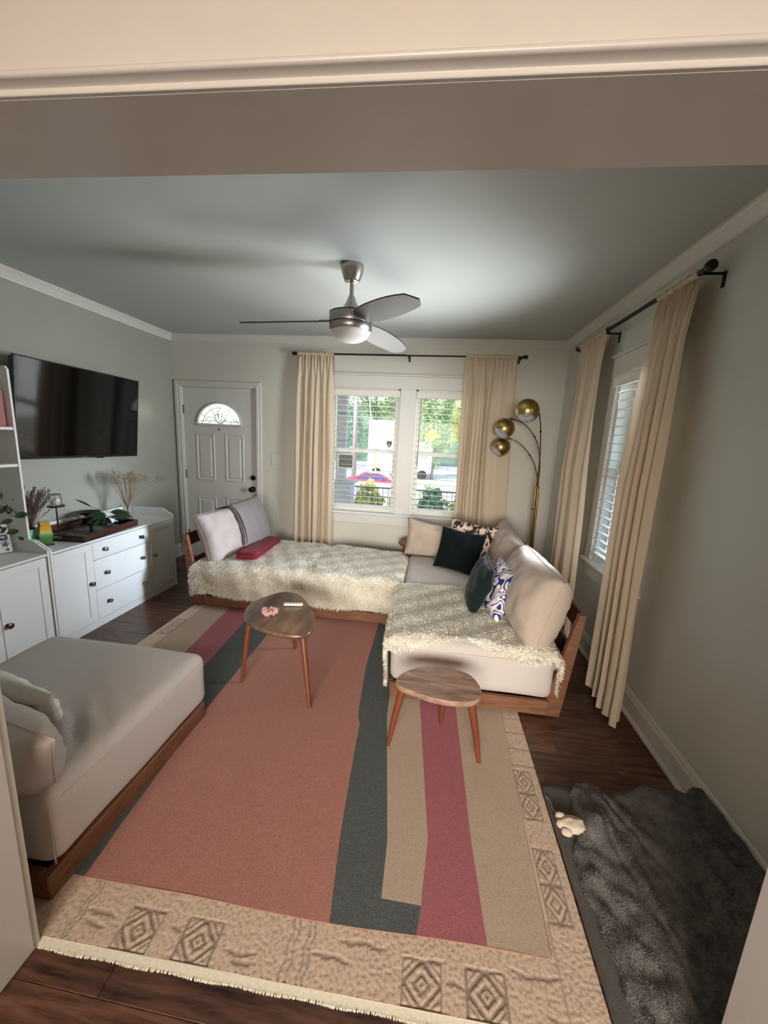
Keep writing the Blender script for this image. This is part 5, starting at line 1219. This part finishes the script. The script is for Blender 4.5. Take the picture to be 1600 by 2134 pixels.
# iron fence: rails and pickets
FM = mat('dark_iron', (50, 62, 78), .6, metal=.2)
fe = thing('iron_fence', 'dark iron picket fence in front of the yellow shrubs', 'fence', (-.3, 8.5, -.9))
for z in (.44, .24, -.55): m = MB(); m.box(-3.2, 2.2, 8.49, 8.51, z, z+.025); obj('rail', m, FM, fe)
for i in range(46): m = MB(); x = -3.2+i*.118; m.box(x-.007, x+.007, 8.493, 8.507, -.9, .455); obj('picket', m, FM, fe)
def foliage(name, label, c, R, n, size, mt, cat, trunk=None, group=None, seed=0):
    rs = np.random.RandomState(seed); root = thing(name, label, cat, (c[0], c[1], trunk or GZ), group=group)
    d = rs.normal(size=(n, 3)); d /= np.linalg.norm(d, axis=1)[:, None]; r = rs.uniform(.45, 1.0, n)[:, None]**.5
    lump = 1+.25*np.sin(d[:, :1]*5+seed)*np.cos(d[:, 1:2]*6)+.15*np.sin(d[:, 2:]*9)
    p = np.array(c)+d*r*np.array(R)*lump; a = rs.normal(size=(n, 3)); a /= np.linalg.norm(a, axis=1)[:, None]; b_ = rs.normal(size=(n, 3)); b_ -= a*(a*b_).sum(1)[:, None]; b_ /= np.linalg.norm(b_, axis=1)[:, None]
    s = size*rs.uniform(.6, 1.3, n)[:, None]
    V = np.stack([p-a*s, p+b_*s*.55, p+a*s, p-b_*s*.55], 1).reshape(-1, 3)-np.array(root.location)
    me = bpy.data.meshes.new('foliage'); me.from_pydata(V.tolist(), [], (np.arange(n)[:, None]*4+[[0, 1, 2, 3]]).tolist()); me.materials.append(mt)
    o = bpy.data.objects.new('foliage', me); C.objects.link(o); o.parent = root; o['kind'] = 'stuff'
    if trunk is not None:
        m = MB(); m.tube([(c[0], c[1], trunk), (c[0]+.1*R[0]*math.sin(seed), c[1], c[2]-.2*R[2]), (c[0], c[1], c[2]+.4*R[2])], [.035*R[2]+.05, .03*R[2]+.03, .02], 8); obj('trunk', m, BARK, root, smooth='all')
    return root
BARK = mat('grey_bark', (132, 120, 116), .9, var=.3, vscale=6)
LY = mat('yellow_green_leaf', (214, 200, 110), .7, var=.35, vscale=3, col2=(160, 172, 100), trans=.3)
LG = mat('mid_green_leaf', (140, 166, 116), .7, var=.35, vscale=2, trans=.3); LB = mat('blue_green_leaf', (122, 150, 138), .7, var=.35, vscale=2, trans=.25)
foliage('shrub', 'yellow-green shrub behind the fence under the red car', (-1.55, 9.4, -.12), (.36, .35, .52), 2200, .055, LY, 'shrub', -.9, 'front yard shrubs', 1)
foliage('shrub', 'rounder yellow-green shrub behind the fence right of the red car', (-.72, 9.5, -.12), (.27, .32, .54), 2200, .055, LY, 'shrub', -.9, 'front yard shrubs', 2)
foliage('shrub', 'green shrub behind the fence seen through the right pane', (.02, 9.5, -.16), (.34, .35, .54), 2200, .055, LG, 'shrub', -.9, 'front yard shrubs', 3)
foliage('shrub', 'olive shrub behind the fence by the right curtain', (.80, 9.5, -.16), (.32, .35, .54), 2000, .055, LY, 'shrub', -.9, 'front yard shrubs', 4)
for i, (x, y, z, rx, rz_, mt, lab) in enumerate(((-12.5, 44, 6, 4.2, 6.5, LB, 'blue-green tree beyond the street at the left of the front window'), (-7.0, 46, 8.5, 4.2, 5.5, LG, 'tall green tree beyond the white truck'), (-3.0, 43, 7.0, 3.2, 6.0, LY, 'yellow-green tree beyond the mullion of the front window'),
        (-.2, 40, 4.5, 1.9, 5.6, LG, 'green tree beyond the orange road sign'), (3.0, 42, 6.2, 2.6, 6.0, LY, 'yellow-green tree far right in the front window'), (-17, 48, 6, 4.5, 7, LG, 'broad green tree at the far left across the street'), (7.5, 46, 6, 4, 7, LG, 'broad green tree hidden mostly by the right curtain'))):
    foliage('tree', lab, (x, y+(i % 3)*4-3, z), (rx*.92, 1.8, rz_), 9000, .15, mt, 'tree', GZ, 'trees beyond the street', 10+i)
m = MB(); m.box(-60, 60, 58, 60, GZ, 6.2); tag(obj('treeline', m, mat('distant_treeline', (96, 122, 100), .95, var=.3, vscale=.6)), 'hazy green hedge bank far behind the street', 'hedge')
up = thing('utility_pole', 'grey wooden utility pole with guy wire across the street', 'utility pole', (-6.4, 31, GZ))
m = MB(); m.tube([(-6.4, 31, GZ), (-6.36, 31, 10.5)], [.20, .15], 12); obj('pole', m, BARK, up, smooth='all')
m = MB(); m.tube([(-4.5, 31.2, GZ), (-6.0, 31, 9.5)], .035, 6); obj('guy_wire', m, BLIND, up); m = MB(); m.tube([(-4.5, 31.2, GZ), (-4.85, 31.15, GZ+2.6)], .06, 8); obj('wire_guard', m, mat('yellow_guard', (236, 180, 60), .6), up)
# white box truck
tk = thing('box_truck', 'white box truck parked across the street', 'truck', (-4.0, 37, GZ)); TKW = mat('truck_white', (238, 238, 236), .5)
m = MB(); m.box(-6.15, -1.9, 36, 38.2, GZ+.85, 3.1, .05); obj('cargo_box', m, TKW, tk)
m = MB(); m.box(-1.85, -.2, 36.1, 38.1, GZ+.55, 1.35, .15); m.box(-6.1, -1.8, 36.2, 38.0, GZ+.6, GZ+.85); obj('cab', m, TKW, tk)
for x in (-5.3, -1.0): m = MB(); m.tube([(x, 36.0, GZ+.45), (x, 36.3, GZ+.45)], .45, 20); obj('wheel', m, BLACK, tk)
# red sedan, side on
car = thing('car', 'red sedan parked on the street beyond the left front pane', 'car', (-3.8, 25.0, GZ)); CR = mat('red_car_paint', (150, 40, 58), .3, coat=.6); CW = mat('car_glass', (58, 66, 96), .1, spec=.8)
def car_prof(pts, y0, y1, mt, name, taper=0):
    m = MB(); m.prism(pts, y0, y1, lambda a, b_, h: (-5.90+a, h-2.5, GZ+b_)); return obj(name, m, mt, car, smooth=35)
body = [(0.05, .38), (0, .60), (.06, .86), (.25, .98), (1.0, 1.02), (1.6, 1.02), (3.2, .98), (3.9, .88), (4.35, .74), (4.45, .5), (4.40, .32), (.2, .28)]
car_prof(body, 26.6, 28.4, CR, 'body')
car_prof([(.75, 1.00), (1.35, 1.38), (1.75, 1.47), (2.45, 1.47), (2.85, 1.36), (3.45, .97)], 26.75, 28.25, CR, 'roof')
car_prof([(1.02, 1.06), (1.45, 1.33), (1.80, 1.40), (2.08, 1.40), (2.08, 1.04)], 26.735, 26.76, CW, 'side_window'); car_prof([(2.14, 1.04), (2.14, 1.40), (2.42, 1.40), (2.74, 1.30), (3.12, 1.02)], 26.735, 26.76, CW, 'side_window')
for x in (.85, 3.6):
    m = MB(); m.tube([(-5.90+x, 24.07, GZ+.32), (-5.90+x, 24.3, GZ+.32)], .32, 24); w_o = obj('wheel', m, BLACK, car, smooth=40); m = MB(); m.tube([(-5.90+x, 24.05, GZ+.32), (-5.90+x, 24.075, GZ+.32)], .19, 16); obj('hubcap', m, NICKEL, w_o)
m = MB(); m.box(-5.91, -5.75, 24.2, 24.5, GZ+.74, GZ+.86, .02); obj('tail_light', m, REDM, car); m = MB(); m.box(-1.70, -1.53, 24.12, 24.45, GZ+.64, GZ+.76, .02); obj('headlight', m, TKW, car); m = MB(); m.box(-3.30, -3.13, 24.02, 24.12, GZ+.98, GZ+1.10, .02); obj('wing_mirror', m, CR, car)
# orange diamond sign
sg = thing('road_sign', 'orange diamond road sign on a post seen in the right front pane', 'sign', (-.30, 33, GZ)); OR = mat('sign_orange', (226, 140, 24), .5)
m = MB(); m.prism([(0, -.55), (.55, 0), (0, .55), (-.55, 0)], 32.96, 32.99, lambda a, b_, h: (-.30+a, h, 1.95+b_)); obj('sign_plate', m, OR, sg)
m = MB(); m.tube([(-.30, 33.03, GZ), (-.30, 33.03, 2.3)], .03, 8); obj('post', m, BARK, sg)
text('NO', .30, Matrix(((1, 0, 0, -.30), (0, 0, -1, 32.955), (0, 1, 0, 2.10), (0, 0, 0, 1))), BLACK, 'sign_text', sg, .002)
# stickers on the front window glass
wsn = thing('window_sticker', 'dark square sign stuck on the lower left pane of the front window', 'sign', (-1.0, D+.073, 1.28)); 
m = MB(); m.box(-1.10, -.915, D+.068, D+.0715, 1.195, 1.365); obj('white_card', m, WHITE, wsn)
m = MB(); m.box(-1.085, -.925, D+.0655, D+.068, 1.205, 1.350); obj('dark_print', m, mat('dark_green_print', (72, 78, 68), .5, var=.5, vscale=40, col2=(120, 124, 112)), wsn)
sb2 = thing('security_badge', 'dark shield badge on the upper left pane of the front window', 'sign', (-.512, D+.11, 1.495))
sh_ = [(-.030, .036), (.030, .036), (.031, -.008), (.022, -.026), (0, -.042), (-.022, -.026), (-.031, -.008)]
m = MB(); m.prism(sh_, D+.1065, D+.1095, lambda a, b_, h: (-.515+a, h, 1.495+b_)); obj('shield', m, mat('badge_navy', (40, 48, 62), .4), sb2)
m = MB(); m.box(-.543, -.487, D+.105, D+.1068, 1.483, 1.490); m.box(-.540, -.490, D+.105, D+.1068, 1.470, 1.474); obj('badge_stripe', m, mat('badge_gold', (186, 176, 140), .5), sb2)
# neighbour's house to the side
nh = thing('neighbour_house', 'beige sided neighbouring house seen through the side window', 'house', (5.2, 9.5, -.9)); SID = mat('beige_siding', (232, 220, 202), .85, var=.08, vscale=3)
for i in range(24):
    m = MB(); y0 = 5.2+i*.245+(3.0 if i > 20 else 0); m.box(4.98, 5.10, 7.1+i*.2, 7.1+i*.2+.188, -.9, 4.2, .01); obj('siding_board', m, SID, nh)
m = MB(); m.box(5.08, 9, 7.1, 11.9, -.9, 4.2); obj('wall', m, SID, nh)
wn = MB(); wn.box(4.94, 5.0, 10.3, 11.2, .8, 2.9, .01); w_o = obj('window_frame', wn, TRIMM, nh); m = MB(); m.box(4.93, 4.95, 10.4, 11.1, .9, 1.8); m.box(4.93, 4.95, 10.4, 11.1, 1.88, 2.8); obj('pane', m, CW, w_o)
m = MB(); m.prism([(4.5, 4.2), (9.5, 4.2), (7.0, 5.8)], 6.8, 12.2, lambda a, b_, h: (a, h, b_)); obj('roof', m, mat('grey_shingle', (110, 106, 104), .9), nh)
foliage('tree', 'bright green tree beside the neighbouring house', (3.9, 12.5, 3.4), (1.5, 1.5, 1.8), 5000, .12, LG, 'tree', -.9, None, 31)
